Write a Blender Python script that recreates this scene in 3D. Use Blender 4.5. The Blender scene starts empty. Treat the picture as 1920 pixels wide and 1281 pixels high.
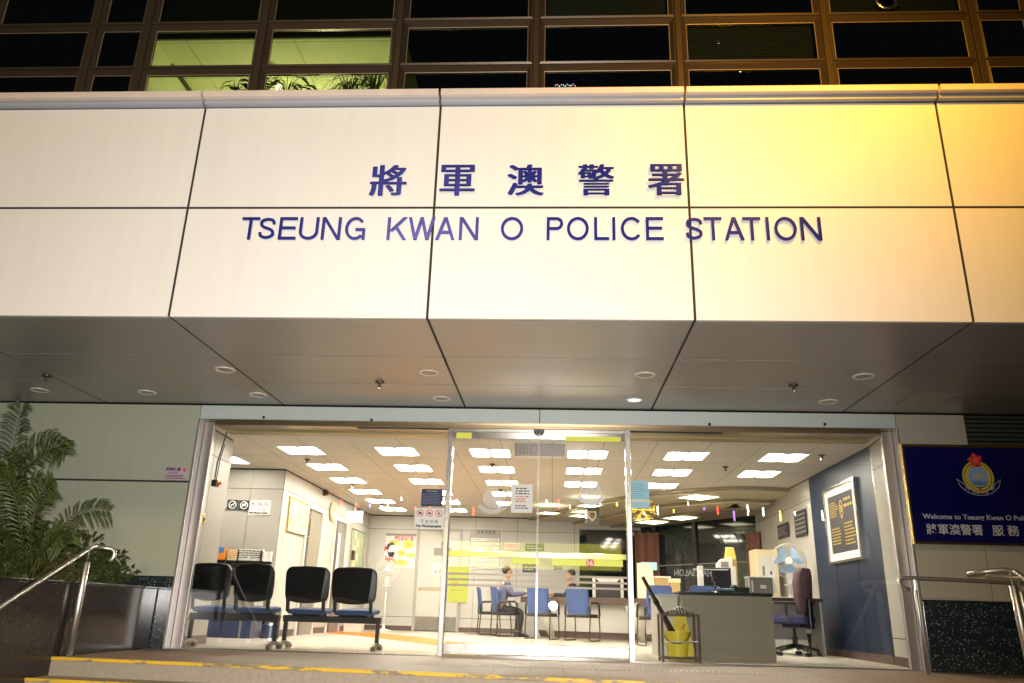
import bpy, math, random
from mathutils import Vector, Matrix
random.seed(7)
R = math.radians
sc = bpy.context.scene
COL = sc.collection

# ------------------------------------------------------------------ camera
CF, CP, CYAW, CROLL = 1478.58, .3294, .0577, .0271
CAM = Vector((.1523, -9.0381, .4858))
cp, sp, cyw, syw = math.cos(CP), math.sin(CP), math.cos(CYAW), math.sin(CYAW)
FW = Vector((-syw * cp, cyw * cp, sp)); RT0 = Vector((cyw, syw, 0)); UP0 = RT0.cross(FW)
RT = RT0 * math.cos(CROLL) + UP0 * math.sin(CROLL); UP = -RT0 * math.sin(CROLL) + UP0 * math.cos(CROLL)
cd = bpy.data.cameras.new('camera'); cam = bpy.data.objects.new('camera', cd); COL.objects.link(cam)
m3 = Matrix((RT, UP, -FW)).transposed()
cam.matrix_world = Matrix.Translation(CAM) @ m3.to_4x4()
cd.sensor_width = 36; cd.lens = CF / 1920 * 36; cd.clip_start = .05; cd.clip_end = 500
sc.camera = cam

def at(u, w, x=None, y=None, z=None):
    """photo pixel -> point on the plane x=, y= or z= (used to read real positions off the photo)"""
    r = FW + RT * ((u - 960) / CF) - UP * ((w - 640.5) / CF)
    if x is not None: t = (x - CAM.x) / r.x
    elif y is not None: t = (y - CAM.y) / r.y
    else: t = (z - CAM.z) / r.z
    return CAM + r * t

# ------------------------------------------------------------------ world, lights, exposure
wd = bpy.data.worlds.new('World'); sc.world = wd; wd.use_nodes = True
bg = wd.node_tree.nodes['Background']; bg.inputs[0].default_value = (.25, .3, .45, 1); bg.inputs[1].default_value = .012
sc.view_settings.view_transform = 'Standard'; sc.view_settings.look = 'None'
sc.view_settings.exposure = .16; sc.view_settings.gamma = 1
try: sc.cycles.use_denoising = True
except Exception: pass
sc.cycles.max_bounces = 10; sc.cycles.transparent_max_bounces = 16; sc.cycles.caustics_reflective = False
sc.cycles.sample_clamp_indirect = 4

def light(name, kind, loc, energy, color, target=None, **kw):
    l = bpy.data.lights.new(name, kind); l.energy = energy; l.color = color
    for k, v in kw.items(): setattr(l, k, v)
    o = bpy.data.objects.new(name, l); COL.objects.link(o); o.location = loc
    if target is not None:
        o.rotation_euler = (Vector(target) - Vector(loc)).to_track_quat('-Z', 'Y').to_euler()
    return o
# the photographer's flash (its reflection burns in the door glass)
light('camera_flash', 'SPOT', (.16, -9.1, .62), 2400, (1, .955, .91), (-1.7, -3, 2.0), spot_size=R(112), spot_blend=1, shadow_soft_size=.085)
# sodium street lamp up to the right of the canopy
light('street_lamp_light', 'SPOT', (2.5, -5.4, 6.2), 800, (1, .47, .0), (2.6, -2.6, 5.0), spot_size=R(120), spot_blend=1, shadow_soft_size=.085)
# general warm street light from the road behind the camera
light('street_glow', 'SPOT', (-3, -15, 8), 1500, (1, .70, .30), (0, -2, 2.5), spot_size=R(100), spot_blend=.8, shadow_soft_size=.6)

# ------------------------------------------------------------------ materials
def nn(nt, typ, **kw):
    n = nt.nodes.new(typ)
    for k, v in kw.items():
        if k in n.inputs: n.inputs[k].default_value = v
        else: setattr(n, k, v)
    return n
def c4(c): return (c[0], c[1], c[2], 1)
def mat(name, col, rough=.5, metal=0., var=.06, vscale=3., bump=0., bscale=60., spec=.5, coat=0., rvar=0.):
    m = bpy.data.materials.new(name); m.use_nodes = True; nt = m.node_tree
    b = nt.nodes['Principled BSDF']; b.inputs['Roughness'].default_value = rough; b.inputs['Metallic'].default_value = metal
    b.inputs['Specular IOR Level'].default_value = spec; b.inputs['Coat Weight'].default_value = coat
    tc = nn(nt, 'ShaderNodeTexCoord')
    if var > 0:
        no = nn(nt, 'ShaderNodeTexNoise', Scale=vscale, Detail=6., Roughness=.6)
        nt.links.new(tc.outputs['Object'], no.inputs['Vector'])
        mx = nn(nt, 'ShaderNodeMix', data_type='RGBA')
        mx.inputs[6].default_value = c4([max(0, v * (1 - var)) for v in col]); mx.inputs[7].default_value = c4([min(1, v * (1 + var)) for v in col])
        nt.links.new(no.outputs['Fac'], mx.inputs[0]); nt.links.new(mx.outputs[2], b.inputs['Base Color'])
        if rvar:
            mr = nn(nt, 'ShaderNodeMapRange'); mr.inputs[3].default_value = max(.02, rough - rvar); mr.inputs[4].default_value = rough + rvar
            nt.links.new(no.outputs['Fac'], mr.inputs[0]); nt.links.new(mr.outputs[0], b.inputs['Roughness'])
    else: b.inputs['Base Color'].default_value = c4(col)
    if bump:
        n2 = nn(nt, 'ShaderNodeTexNoise', Scale=bscale, Detail=4.); bp = nn(nt, 'ShaderNodeBump', Strength=bump, Distance=.01)
        nt.links.new(tc.outputs['Object'], n2.inputs['Vector']); nt.links.new(n2.outputs['Fac'], bp.inputs['Height']); nt.links.new(bp.outputs[0], b.inputs['Normal'])
    return m
def emis(name, col, s):
    m = bpy.data.materials.new(name); m.use_nodes = True; b = m.node_tree.nodes['Principled BSDF']
    b.inputs['Base Color'].default_value = c4([v * .5 for v in col]); b.inputs['Emission Color'].default_value = c4(col); b.inputs['Emission Strength'].default_value = s
    return m
def glassmat(name, tint=(1, 1, 1), ior=1.5, boost=1.0, rough=0.):
    m = bpy.data.materials.new(name); m.use_nodes = True; nt = m.node_tree
    for n in list(nt.nodes):
        if n.type != 'OUTPUT_MATERIAL': nt.nodes.remove(n)
    out = [n for n in nt.nodes if n.type == 'OUTPUT_MATERIAL'][0]
    t = nn(nt, 'ShaderNodeBsdfTransparent'); t.inputs[0].default_value = c4(tint)
    g = nn(nt, 'ShaderNodeBsdfGlossy', Roughness=rough); g.inputs[0].default_value = (boost, boost, boost, 1) if boost <= 1 else (1, 1, 1, 1)
    # Schlick reflectance from |N.I|, the same from both faces of the thin pane
    ge = nn(nt, 'ShaderNodeNewGeometry'); dt = nn(nt, 'ShaderNodeVectorMath', operation='DOT_PRODUCT'); ab = nn(nt, 'ShaderNodeMath', operation='ABSOLUTE')
    om = nn(nt, 'ShaderNodeMath', operation='SUBTRACT'); om.inputs[0].default_value = 1; pw = nn(nt, 'ShaderNodeMath', operation='POWER'); pw.inputs[1].default_value = 5
    fr = nn(nt, 'ShaderNodeMath', operation='MULTIPLY_ADD'); f0 = ((ior - 1) / (ior + 1)) ** 2; fr.inputs[1].default_value = 1 - f0; fr.inputs[2].default_value = f0
    nt.links.new(ge.outputs['Normal'], dt.inputs[0]); nt.links.new(ge.outputs['Incoming'], dt.inputs[1]); nt.links.new(dt.outputs['Value'], ab.inputs[0]); nt.links.new(ab.outputs[0], om.inputs[1])
    nt.links.new(om.outputs[0], pw.inputs[0]); nt.links.new(pw.outputs[0], fr.inputs[0]); mx = nn(nt, 'ShaderNodeMixShader')
    nt.links.new(fr.outputs[0], mx.inputs[0]); nt.links.new(t.outputs[0], mx.inputs[1]); nt.links.new(g.outputs[0], mx.inputs[2]); nt.links.new(mx.outputs[0], out.inputs[0])
    return m
def grid_mat(name, col, line, sx, sy, lw, rough=.6, spec=.3, bump=0., offs=(0, 0)):
    """ceiling/floor tiles: thin joints every sx, sy metres in object space"""
    m = mat(name, col, rough, spec=spec, var=.04, vscale=1.5, bump=bump, bscale=200)
    nt = m.node_tree; b = nt.nodes['Principled BSDF']; src = b.inputs['Base Color'].links[0].from_socket
    tc = nn(nt, 'ShaderNodeTexCoord'); sep = nn(nt, 'ShaderNodeSeparateXYZ'); nt.links.new(tc.outputs['Object'], sep.inputs[0])
    prev = None
    for i, (s, o) in enumerate(((sx, offs[0]), (sy, offs[1]))):
        a = nn(nt, 'ShaderNodeMath', operation='ADD'); a.inputs[1].default_value = o; nt.links.new(sep.outputs[i], a.inputs[0])
        d = nn(nt, 'ShaderNodeMath', operation='PINGPONG'); d.inputs[1].default_value = s / 2; nt.links.new(a.outputs[0], d.inputs[0])
        l = nn(nt, 'ShaderNodeMath', operation='LESS_THAN'); l.inputs[1].default_value = lw / 2; nt.links.new(d.outputs[0], l.inputs[0])
        if prev is None: prev = l
        else:
            mxx = nn(nt, 'ShaderNodeMath', operation='MAXIMUM'); nt.links.new(prev.outputs[0], mxx.inputs[0]); nt.links.new(l.outputs[0], mxx.inputs[1]); prev = mxx
    mx = nn(nt, 'ShaderNodeMix', data_type='RGBA'); mx.inputs[7].default_value = c4(line)
    nt.links.new(prev.outputs[0], mx.inputs[0]); nt.links.new(src, mx.inputs[6]); nt.links.new(mx.outputs[2], b.inputs['Base Color'])
    return m

M = {}
M['fascia'] = mat('fascia_panel_paint', (.72, .69, .65), .42, var=.03, vscale=.8, bump=.02, bscale=240, spec=.35)
M['gap'] = mat('joint_sealant', (.02, .018, .015), .8, var=0)
M['coping'] = mat('coping_stone', (.62, .52, .45), .6, var=.12, vscale=6, bump=.1)
M['lip'] = mat('lip_metal', (.34, .36, .42), .5, metal=.2)
M['soffit'] = mat('soffit_bronze_panel', (.38, .355, .32), .34, metal=.45, var=.06, vscale=1.2)
M['wall'] = mat('grey_green_wall_panel', (.40, .42, .32), .42, var=.08, vscale=1.2, bump=.02, bscale=200)
M['band'] = mat('lintel_panel', (.50, .55, .53), .4, var=.04, bump=.02, bscale=200)
M['wallr'] = mat('beige_wall_panel', (.43, .41, .32), .42, var=.06, vscale=1.2)
M['poststeel'] = mat('post_steel', (.66, .65, .64), .24, metal=1., var=.05, vscale=6)
M['railsteel'] = mat('satin_rail_steel', (.78, .76, .73), .40, metal=1., var=.04, vscale=8)
M['jamb'] = mat('satin_jamb_steel', (.50, .47, .45), .42, metal=.85, var=.06, vscale=3)
M['steel'] = mat('brushed_steel', (.60, .58, .55), .22, metal=1., var=.05, vscale=8, rvar=.08)
M['chrome'] = mat('polished_steel', (.78, .76, .73), .10, metal=1., var=.04, vscale=8)
M['bronze'] = mat('header_metal', (.42, .33, .22), .28, metal=.9, var=.12, vscale=4)
M['brass'] = mat('brass_trim', (.75, .55, .2), .22, metal=1., var=.04)
M['mullion'] = mat('bronze_window_frame', (.075, .053, .033), .34, metal=.5, var=.12, vscale=9)
M['edge'] = mat('frame_edge_highlight', (.40, .31, .22), .35, metal=.5, var=.05)
M['glass'] = glassmat('clear_glass', (.965, .975, .96))
M['winglass'] = glassmat('tinted_window_glass', (.62, .66, .56), ior=1.5)
M['dark'] = mat('dark_void', (.012, .012, .012), .8, var=0)
M['black'] = mat('black_plastic', (.007, .007, .008), .30, var=.1)
M['blackmat'] = mat('black_matt', (.018, .017, .017), .6, var=.1)
M['brownmetal'] = mat('dark_brown_metal', (.05, .032, .022), .4, metal=.5)
M['blue'] = mat('blue_seat_fabric', (.035, .062, .175), .8, var=.12, vscale=20, bump=.15, bscale=500)
M['bluewall'] = mat('blue_wall_panel', (.004, .013, .042), .42, var=.12, vscale=2)
M['navy'] = mat('navy_laminate', (.02, .03, .09), .3)
M['laminate'] = mat('warm_grey_laminate', (.37, .345, .315), .35, var=.04, vscale=2, bump=.01)
M['cream'] = mat('cream_wall', (.52, .495, .45), .4, var=.04, vscale=1.5)
M['white'] = mat('white_plastic', (.74, .72, .68), .35, var=.03)
M['paper'] = mat('white_paper', (.80, .78, .72), .7, var=.02)
M['bluepaper'] = mat('light_blue_paper', (.36, .62, .74), .7, var=.04)
M['creampaper'] = mat('cream_board', (.80, .70, .45), .6, var=.04)
M['skirt'] = mat('brown_skirting', (.09, .055, .045), .35, var=.2, vscale=12)
M['yellow'] = mat('yellow_plastic', (.72, .60, .05), .4, var=.06)
M['yelpaper'] = mat('fluorescent_yellow_sheet', (.80, .86, .10), .5, var=.04)
M['grey'] = mat('grey_desk_panel', (.23, .21, .17), .5, var=.06, bump=.03, bscale=300)
M['midgrey'] = mat('mid_grey_plastic', (.22, .20, .18), .5)
M['red'] = mat('red_paint', (.65, .04, .03), .4, var=.04)
M['orange'] = mat('orange_vinyl', (.85, .30, .04), .25, var=.04)
M['cardboard'] = mat('cardboard', (.42, .28, .12), .8, var=.1)
M['lettering'] = mat('blue_anodised_letter', (.022, .03, .30), .28, metal=.5, var=.15, vscale=5)
M['ink'] = mat('printed_ink', (.02, .02, .03), .6, var=0)
M['navysign'] = mat('navy_sign_enamel', (.006, .005, .075), .16, var=.08, vscale=3, coat=.3)
M['signwhite'] = mat('silver_print', (.55, .55, .56), .5, var=0)
M['gold'] = mat('gold_print', (.50, .34, .06), .4, var=0)
M['paleblue'] = mat('pale_blue_enamel', (.22, .38, .55), .4, var=.15, vscale=30)
M['crestyellow'] = mat('yellow_enamel', (.72, .55, .03), .4, var=.12, vscale=60)
M['poster'] = mat('poster_paper', (.78, .66, .66), .5, var=.02)
M['postyel'] = mat('poster_yellow', (.9, .62, .12), .5, var=.03)
M['skin'] = mat('skin', (.46, .24, .15), .5, var=.05, vscale=15)
M['hair'] = mat('black_hair', (.012, .010, .009), .55, var=.2, vscale=60, bump=.3, bscale=300)
M['jacket'] = mat('blue_grey_jacket', (.10, .11, .20), .85, var=.1, vscale=12, bump=.1)
M['uniform'] = mat('dark_uniform', (.018, .02, .03), .8, var=.1)
M['trouser'] = mat('dark_trousers', (.02, .02, .025), .85, var=.1)
M['redbrown'] = mat('red_brown_curtain', (.13, .05, .035), .85, var=.15, vscale=10)
M['fabricgrey'] = mat('striped_cloth', (.25, .24, .22), .9, var=.3, vscale=30)
M['chairpurple'] = mat('plum_chair_fabric', (.10, .055, .065), .8, var=.12, bump=.1, bscale=400)
M['chairnavy'] = mat('navy_chair_fabric', (.03, .03, .10), .85, var=.12, bump=.1, bscale=400)

M['cage'] = mat('fan_cage_wire', (.6, .6, .55), .4)
M['palm'] = mat('palm_leaf', (.045, .068, .014), .5, var=.35, vscale=8)
M['leaf'] = mat('shrub_leaf', (.045, .065, .012), .5, var=.5, vscale=5)
M['leafy'] = mat('yellowish_leaf', (.07, .07, .015), .5, var=.3, vscale=9)
M['houseleaf'] = mat('house_plant_leaf', (.03, .05, .01), .5, var=.3)
M['ceil'] = grid_mat('ceiling_tiles', (.88, .85, .77), (.50, .45, .37), .685, .685, .012, rough=.75, offs=(.06, .42))
M['floor'] = grid_mat('polished_floor', (.84, .79, .69), (.50, .45, .36), .6, .6, .006, rough=.17, spec=.5)
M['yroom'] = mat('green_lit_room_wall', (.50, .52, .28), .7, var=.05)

def streaky(m, amt=.05):
    nt = m.node_tree; b = nt.nodes['Principled BSDF']; src = b.inputs['Base Color'].links[0].from_socket; oi = nn(nt, 'ShaderNodeObjectInfo')
    tc = nn(nt, 'ShaderNodeTexCoord'); mp = nn(nt, 'ShaderNodeMapping'); mp.inputs['Scale'].default_value = (7, 7, .55); n = nn(nt, 'ShaderNodeTexNoise', Scale=1.6, Detail=8., Roughness=.65)
    nt.links.new(tc.outputs['Object'], mp.inputs[0]); nt.links.new(mp.outputs[0], n.inputs['Vector'])
    ad = nn(nt, 'ShaderNodeVectorMath', operation='ADD'); nt.links.new(oi.outputs['Random'], ad.inputs[1]); nt.links.new(tc.outputs['Object'], ad.inputs[0]); nt.links.new(ad.outputs[0], mp.inputs[0])
    r = nn(nt, 'ShaderNodeMapRange'); r.inputs[1].default_value = .3; r.inputs[2].default_value = .7; r.inputs[3].default_value = 1 - amt * 1.6; r.inputs[4].default_value = 1 + amt * .3
    r2 = nn(nt, 'ShaderNodeMapRange'); r2.inputs[3].default_value = 1 - amt * .6; r2.inputs[4].default_value = 1.
    mu = nn(nt, 'ShaderNodeMath', operation='MULTIPLY'); nt.links.new(n.outputs['Fac'], r.inputs[0]); nt.links.new(oi.outputs['Random'], r2.inputs[0]); nt.links.new(r.outputs[0], mu.inputs[0]); nt.links.new(r2.outputs[0], mu.inputs[1])
    h = nn(nt, 'ShaderNodeHueSaturation'); nt.links.new(mu.outputs[0], h.inputs['Value']); nt.links.new(src, h.inputs['Color']); nt.links.new(h.outputs[0], b.inputs['Base Color'])
streaky(M['fascia'], .028); streaky(M['wall'], .035); streaky(M['soffit'], .03); streaky(M['wallr'], .03)
def granite():
    m = bpy.data.materials.new('dark_sparkling_granite'); m.use_nodes = True; nt = m.node_tree; b = nt.nodes['Principled BSDF']
    tc = nn(nt, 'ShaderNodeTexCoord'); v = nn(nt, 'ShaderNodeTexVoronoi', Scale=120.); n = nn(nt, 'ShaderNodeTexNoise', Scale=6., Detail=5.)
    nt.links.new(tc.outputs['Object'], v.inputs['Vector']); nt.links.new(tc.outputs['Object'], n.inputs['Vector'])
    r = nn(nt, 'ShaderNodeValToRGB'); e = r.color_ramp.elements
    e[0].position = .0; e[0].color = (.012, .015, .016, 1); e[1].position = .955; e[1].color = (.03, .04, .045, 1)
    k = r.color_ramp.elements.new(.975); k.color = (.30, .36, .42, 1)
    sepc = nn(nt, 'ShaderNodeSeparateColor'); nt.links.new(v.outputs['Color'], sepc.inputs[0]); nt.links.new(sepc.outputs[0], r.inputs[0]); nt.links.new(r.outputs[0], b.inputs['Base Color'])
    b.inputs['Roughness'].default_value = .12
    return m
M['granite'] = granite()
M['planter'] = mat('polished_brown_granite', (.030, .022, .017), .16, var=.5, vscale=45, spec=.35)

def stripes_emit(name, col, lo, hi):
    """fluorescent louvre: two bright tubes side by side behind a slatted reflector"""
    m = bpy.data.materials.new(name); m.use_nodes = True; nt = m.node_tree; b = nt.nodes['Principled BSDF']
    b.inputs['Base Color'].default_value = (.6, .6, .55, 1); b.inputs['Emission Color'].default_value = c4(col)
    tc = nn(nt, 'ShaderNodeTexCoord'); sep = nn(nt, 'ShaderNodeSeparateXYZ'); nt.links.new(tc.outputs['Object'], sep.inputs[0])
    def wave(sock, f, ph, lo_, hi_):
        a = nn(nt, 'ShaderNodeMath', operation='MULTIPLY_ADD'); a.inputs[1].default_value = f; a.inputs[2].default_value = ph; nt.links.new(sock, a.inputs[0])
        c = nn(nt, 'ShaderNodeMath', operation='COSINE'); nt.links.new(a.outputs[0], c.inputs[0])
        r = nn(nt, 'ShaderNodeMapRange'); r.inputs[1].default_value = -1; r.inputs[2].default_value = 1; r.inputs[3].default_value = lo_; r.inputs[4].default_value = hi_
        nt.links.new(c.outputs[0], r.inputs[0]); return r.outputs[0]
    w0 = wave(sep.outputs[0], 2 * math.pi / .29, math.pi, 0, 1); w2 = wave(sep.outputs[1], 2 * math.pi / .15, 0, .55, 1)
    pw = nn(nt, 'ShaderNodeMath', operation='POWER'); pw.inputs[1].default_value = 1.2; nt.links.new(w0, pw.inputs[0])
    ma = nn(nt, 'ShaderNodeMath', operation='MULTIPLY_ADD'); ma.inputs[1].default_value = hi; ma.inputs[2].default_value = lo; nt.links.new(pw.outputs[0], ma.inputs[0]); w1 = ma.outputs[0]
    mu = nn(nt, 'ShaderNodeMath', operation='MULTIPLY'); nt.links.new(w1, mu.inputs[0]); nt.links.new(w2, mu.inputs[1]); nt.links.new(mu.outputs[0], b.inputs['Emission Strength'])
    return m
def frosted(name, col, f):
    m = bpy.data.materials.new(name); m.use_nodes = True; nt = m.node_tree; b = nt.nodes['Principled BSDF']; b.inputs['Base Color'].default_value = c4(col); b.inputs['Roughness'].default_value = .6
    t = nn(nt, 'ShaderNodeBsdfTransparent'); mx = nn(nt, 'ShaderNodeMixShader'); mx.inputs[0].default_value = f; out = [n for n in nt.nodes if n.type == 'OUTPUT_MATERIAL'][0]
    nt.links.new(t.outputs[0], mx.inputs[1]); nt.links.new(b.outputs[0], mx.inputs[2]); nt.links.new(mx.outputs[0], out.inputs[0]); return m
M['blade'] = frosted('translucent_blue_blade', (.30, .50, .78), .75)
M['clearblade'] = frosted('clear_fan_blade', (.82, .80, .74), .55)
M['etch'] = frosted('etched_film', (.75, .78, .74), .30)
M['etch2'] = frosted('etched_ribbon_film', (.80, .80, .74), .75)
M['tube'] = stripes_emit('lit_louvre', (1, .92, .80), .95, 135.)
M['tube2'] = emis('lit_panel', (1, .90, .62), 7.)
M['bulb'] = emis('lit_bulb', (1, .97, .75), 30)

# ------------------------------------------------------------------ mesh helpers
class MB:
    def __init__(s): s.v = []; s.f = []
    def add(s, vs, fs):
        n = len(s.v); s.v += [Vector(p) for p in vs]; s.f += [[i + n for i in f] for f in fs]; return s
    def box(s, x0, y0, z0, x1, y1, z1, rz=0, c=None):
        vs = [Vector((x, y, z)) for z in (z0, z1) for x, y in ((x0, y0), (x1, y0), (x1, y1), (x0, y1))]
        if rz:
            cc = Vector(c) if c else Vector(((x0 + x1) / 2, (y0 + y1) / 2, 0)); cc.z = 0; m = Matrix.Rotation(rz, 3, 'Z'); vs = [m @ (p - cc) + cc for p in vs]
        return s.add(vs, [(0, 3, 2, 1), (4, 5, 6, 7), (0, 1, 5, 4), (1, 2, 6, 5), (2, 3, 7, 6), (3, 0, 4, 7)])
    def tube(s, pts, r, n=10, cap=True):
        pts = [Vector(p) for p in pts]; rs = r if isinstance(r, (list, tuple)) else [r] * len(pts); rings = []
        prev = None
        for i, p in enumerate(pts):
            d = (pts[min(i + 1, len(pts) - 1)] - pts[max(i - 1, 0)]).normalized()
            if prev is None:
                a = d.cross(Vector((0, 0, 1)));
                if a.length < .05: a = d.cross(Vector((1, 0, 0)))
            else: a = prev - d * prev.dot(d)
            a.normalize(); prev = a; b = d.cross(a)
            rings.append([p + (a * math.cos(2 * math.pi * k / n) + b * math.sin(2 * math.pi * k / n)) * rs[i] for k in range(n)])
        vs = [q for g in rings for q in g]; fs = []
        for i in range(len(pts) - 1):
            for k in range(n): fs.append((i * n + k, i * n + (k + 1) % n, (i + 1) * n + (k + 1) % n, (i + 1) * n + k))
        if cap: fs.append(tuple(range(n - 1, -1, -1))); fs.append(tuple((len(pts) - 1) * n + k for k in range(n)))
        return s.add(vs, fs)
    def bar(s, a, b, w, h=None):
        """square bar from a to b"""
        a, b = Vector(a), Vector(b); h = h or w; d = (b - a).normalized(); u = d.cross(Vector((0, 0, 1)))
        if u.length < .05: u = Vector((1, 0, 0))
        u.normalize(); v = d.cross(u)
        vs = [p + u * (sx * w / 2) + v * (sy * h / 2) for p in (a, b) for sx, sy in ((-1, -1), (1, -1), (1, 1), (-1, 1))]
        return s.add(vs, [(0, 1, 2, 3), (7, 6, 5, 4), (0, 4, 5, 1), (1, 5, 6, 2), (2, 6, 7, 3), (3, 7, 4, 0)])
    def lathe(s, prof, c=(0, 0, 0), n=24, axis='z'):
        c = Vector(c); vs = []; fs = []
        for r, h in prof:
            for k in range(n):
                a = 2 * math.pi * k / n; x, y = r * math.cos(a), r * math.sin(a)
                vs.append(c + (Vector((x, y, h)) if axis == 'z' else Vector((x, h, y)) if axis == 'y' else Vector((h, x, y))))
        for i in range(len(prof) - 1):
            for k in range(n): fs.append((i * n + k, i * n + (k + 1) % n, (i + 1) * n + (k + 1) % n, (i + 1) * n + k))
        fs.append(tuple(range(n))); fs.append(tuple((len(prof) - 1) * n + k for k in range(n)))
        return s.add(vs, fs)
    def prism(s, poly, a, b, axis='y', curve=None):
        """outline (u,v) extruded along axis: y -> (u, a..b, v); z -> (u, v, a..b); x -> (a..b, u, v)"""
        n = len(poly); f = {'y': lambda u, v, t: (u, t, v), 'z': lambda u, v, t: (u, v, t), 'x': lambda u, v, t: (t, u, v)}[axis]
        vs = [f(u, v, a) for u, v in poly] + [f(u, v, b) for u, v in poly]
        return s.add(vs, [tuple(range(n)), tuple(range(2 * n - 1, n - 1, -1))] + [(i, (i + 1) % n, n + (i + 1) % n, n + i) for i in range(n)])
    def ball(s, c, r, n=14, sc=(1, 1, 1)):
        c = Vector(c); prof = []; vs = []; fs = []; mrow = n // 2
        for i in range(mrow + 1):
            t = math.pi * i / mrow
            for k in range(n):
                a = 2 * math.pi * k / n; vs.append(c + Vector((math.sin(t) * math.cos(a) * sc[0], math.sin(t) * math.sin(a) * sc[1], math.cos(t) * sc[2])) * r)
        for i in range(mrow):
            for k in range(n): fs.append((i * n + k, i * n + (k + 1) % n, (i + 1) * n + (k + 1) % n, (i + 1) * n + k))
        return s.add(vs, fs)
    def map(s, fn): s.v = [Vector(fn(p)) for p in s.v]; return s
    def build(s, name, m, parent=None, bevel=0., smooth=False, world=False, seg=2):
        vs = s.v; off = Vector((0, 0, 0))
        if parent is None:
            xs = [p.x for p in vs]; ys = [p.y for p in vs]; zs = [p.z for p in vs]
            off = Vector(((min(xs) + max(xs)) / 2, (min(ys) + max(ys)) / 2, min(zs)))
        elif world:
            q = parent
            while q is not None: off = off + Vector(q.location); q = q.parent
        me = bpy.data.meshes.new(name); me.from_pydata([tuple(p - off) for p in vs], [], s.f); me.update()
        import bmesh
        bm = bmesh.new(); bm.from_mesh(me); bmesh.ops.recalc_face_normals(bm, faces=bm.faces)
        bm.to_mesh(me); bm.free()
        me.materials.append(M[m] if isinstance(m, str) else m)
        o = bpy.data.objects.new(name, me); COL.objects.link(o)
        if parent is None: o.location = off
        else: o.parent = parent
        if bevel:
            b = o.modifiers.new('bevel', 'BEVEL'); b.width = bevel; b.segments = seg; b.limit_method = 'ANGLE'; b.angle_limit = R(35)
        if smooth: me.shade_smooth() if hasattr(me, 'shade_smooth') else [setattr(p, 'use_smooth', True) for p in me.polygons]
        return o

def tag(o, label, cat, group=None, kind=None):
    if label: o['label'] = label
    if cat: o['category'] = cat
    if group: o['group'] = group
    if kind: o['kind'] = kind
    return o
def thing(name, label, cat, loc=(0, 0, 0), rz=0, group=None):
    o = bpy.data.objects.new(name, None); COL.objects.link(o); o.location = loc; o.rotation_euler = (0, 0, rz); o.empty_display_size = .1
    return tag(o, label, cat, group)
def struct(o, label=None): o['kind'] = 'structure'; return o
def kids(o): return [c for c in bpy.data.objects if c.parent == o]
def dup(o, loc=None, rz=None, label=None, parent=None):
    c = o.copy(); COL.objects.link(c); c.parent = parent
    if loc is not None: c.location = loc
    if rz is not None: c.rotation_euler = (0, 0, rz)
    if label: c['label'] = label
    for k in kids(o): dup(k, parent=c)
    return c
def rrect(w, h, r, n=5, cx=0, cy=0):
    pts = []
    for sx, sy, a0 in ((1, 1, 0), (-1, 1, 90), (-1, -1, 180), (1, -1, 270)):
        for k in range(n + 1):
            a = R(a0 + 90 * k / n); pts.append((cx + sx * (w / 2 - r) + r * math.cos(a), cy + sy * (h / 2 - r) + r * math.sin(a)))
    return pts
def circ(r, n=24, cx=0, cy=0): return [(cx + r * math.cos(2 * math.pi * k / n), cy + r * math.sin(2 * math.pi * k / n)) for k in range(n)]

def glyphs(body, size=1., depth=.004, spacing=1., align='CENTER', bold=0., line=1., songti=False):
    """text -> MB lying in local x/z, facing -y, origin at its centre-left/centre"""
    cu = bpy.data.curves.new('t', 'FONT'); cu.body = body; cu.size = size; cu.extrude = depth / 2; cu.align_x = align; cu.align_y = 'CENTER'
    cu.space_character = spacing; cu.space_line = line; cu.offset = bold; cu.resolution_u = 4
    o = bpy.data.objects.new('t', cu); COL.objects.link(o)
    dg = bpy.context.evaluated_depsgraph_get(); dg.update(); me = bpy.data.meshes.new_from_object(o.evaluated_get(dg))
    mb = MB(); vs = [(v.co.x, -v.co.z, v.co.y) for v in me.vertices]; fs = [list(p.vertices) for p in me.polygons]
    if songti:   # Song-style weight: thick uprights, thin level strokes
        for k, dx in enumerate((-.032, -.016, 0, .016, .032)):
            mb.add([(x + dx * size, y - .0006 * k, z) for x, y, z in vs], fs)
    else: mb.add(vs, fs)
    bpy.data.objects.remove(o); bpy.data.curves.remove(cu); bpy.data.meshes.remove(me)
    return mb
def fit(mb, x0, z0, x1, z1):
    xs = [p.x for p in mb.v]; zs = [p.z for p in mb.v]; a, b, c, d = min(xs), max(xs), min(zs), max(zs)
    return mb.map(lambda p: (x0 + (p.x - a) / (b - a) * (x1 - x0), p.y, z0 + (p.z - c) / (d - c) * (z1 - z0)))
def text(body, x, z, h, m, parent, name='lettering', y=-.004, align='CENTER', spacing=1., bold=0., w=None, depth=.002, line=1.):
    """lettering centred at local x,z ; h = font size"""
    mb = glyphs(body, h, depth, spacing, align, bold, line)
    xs = [p.x for p in mb.v]; zs = [p.z for p in mb.v]
    k = 1.
    if w: k = w / (max(xs) - min(xs))
    cz = (max(zs) + min(zs)) / 2; cx = (max(xs) + min(xs)) / 2 if align == 'CENTER' else min(xs)
    mb.map(lambda p: ((p.x - cx) * k + x, p.y + y, (p.z - cz) + z))
    return mb.build(name, m, parent)
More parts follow.
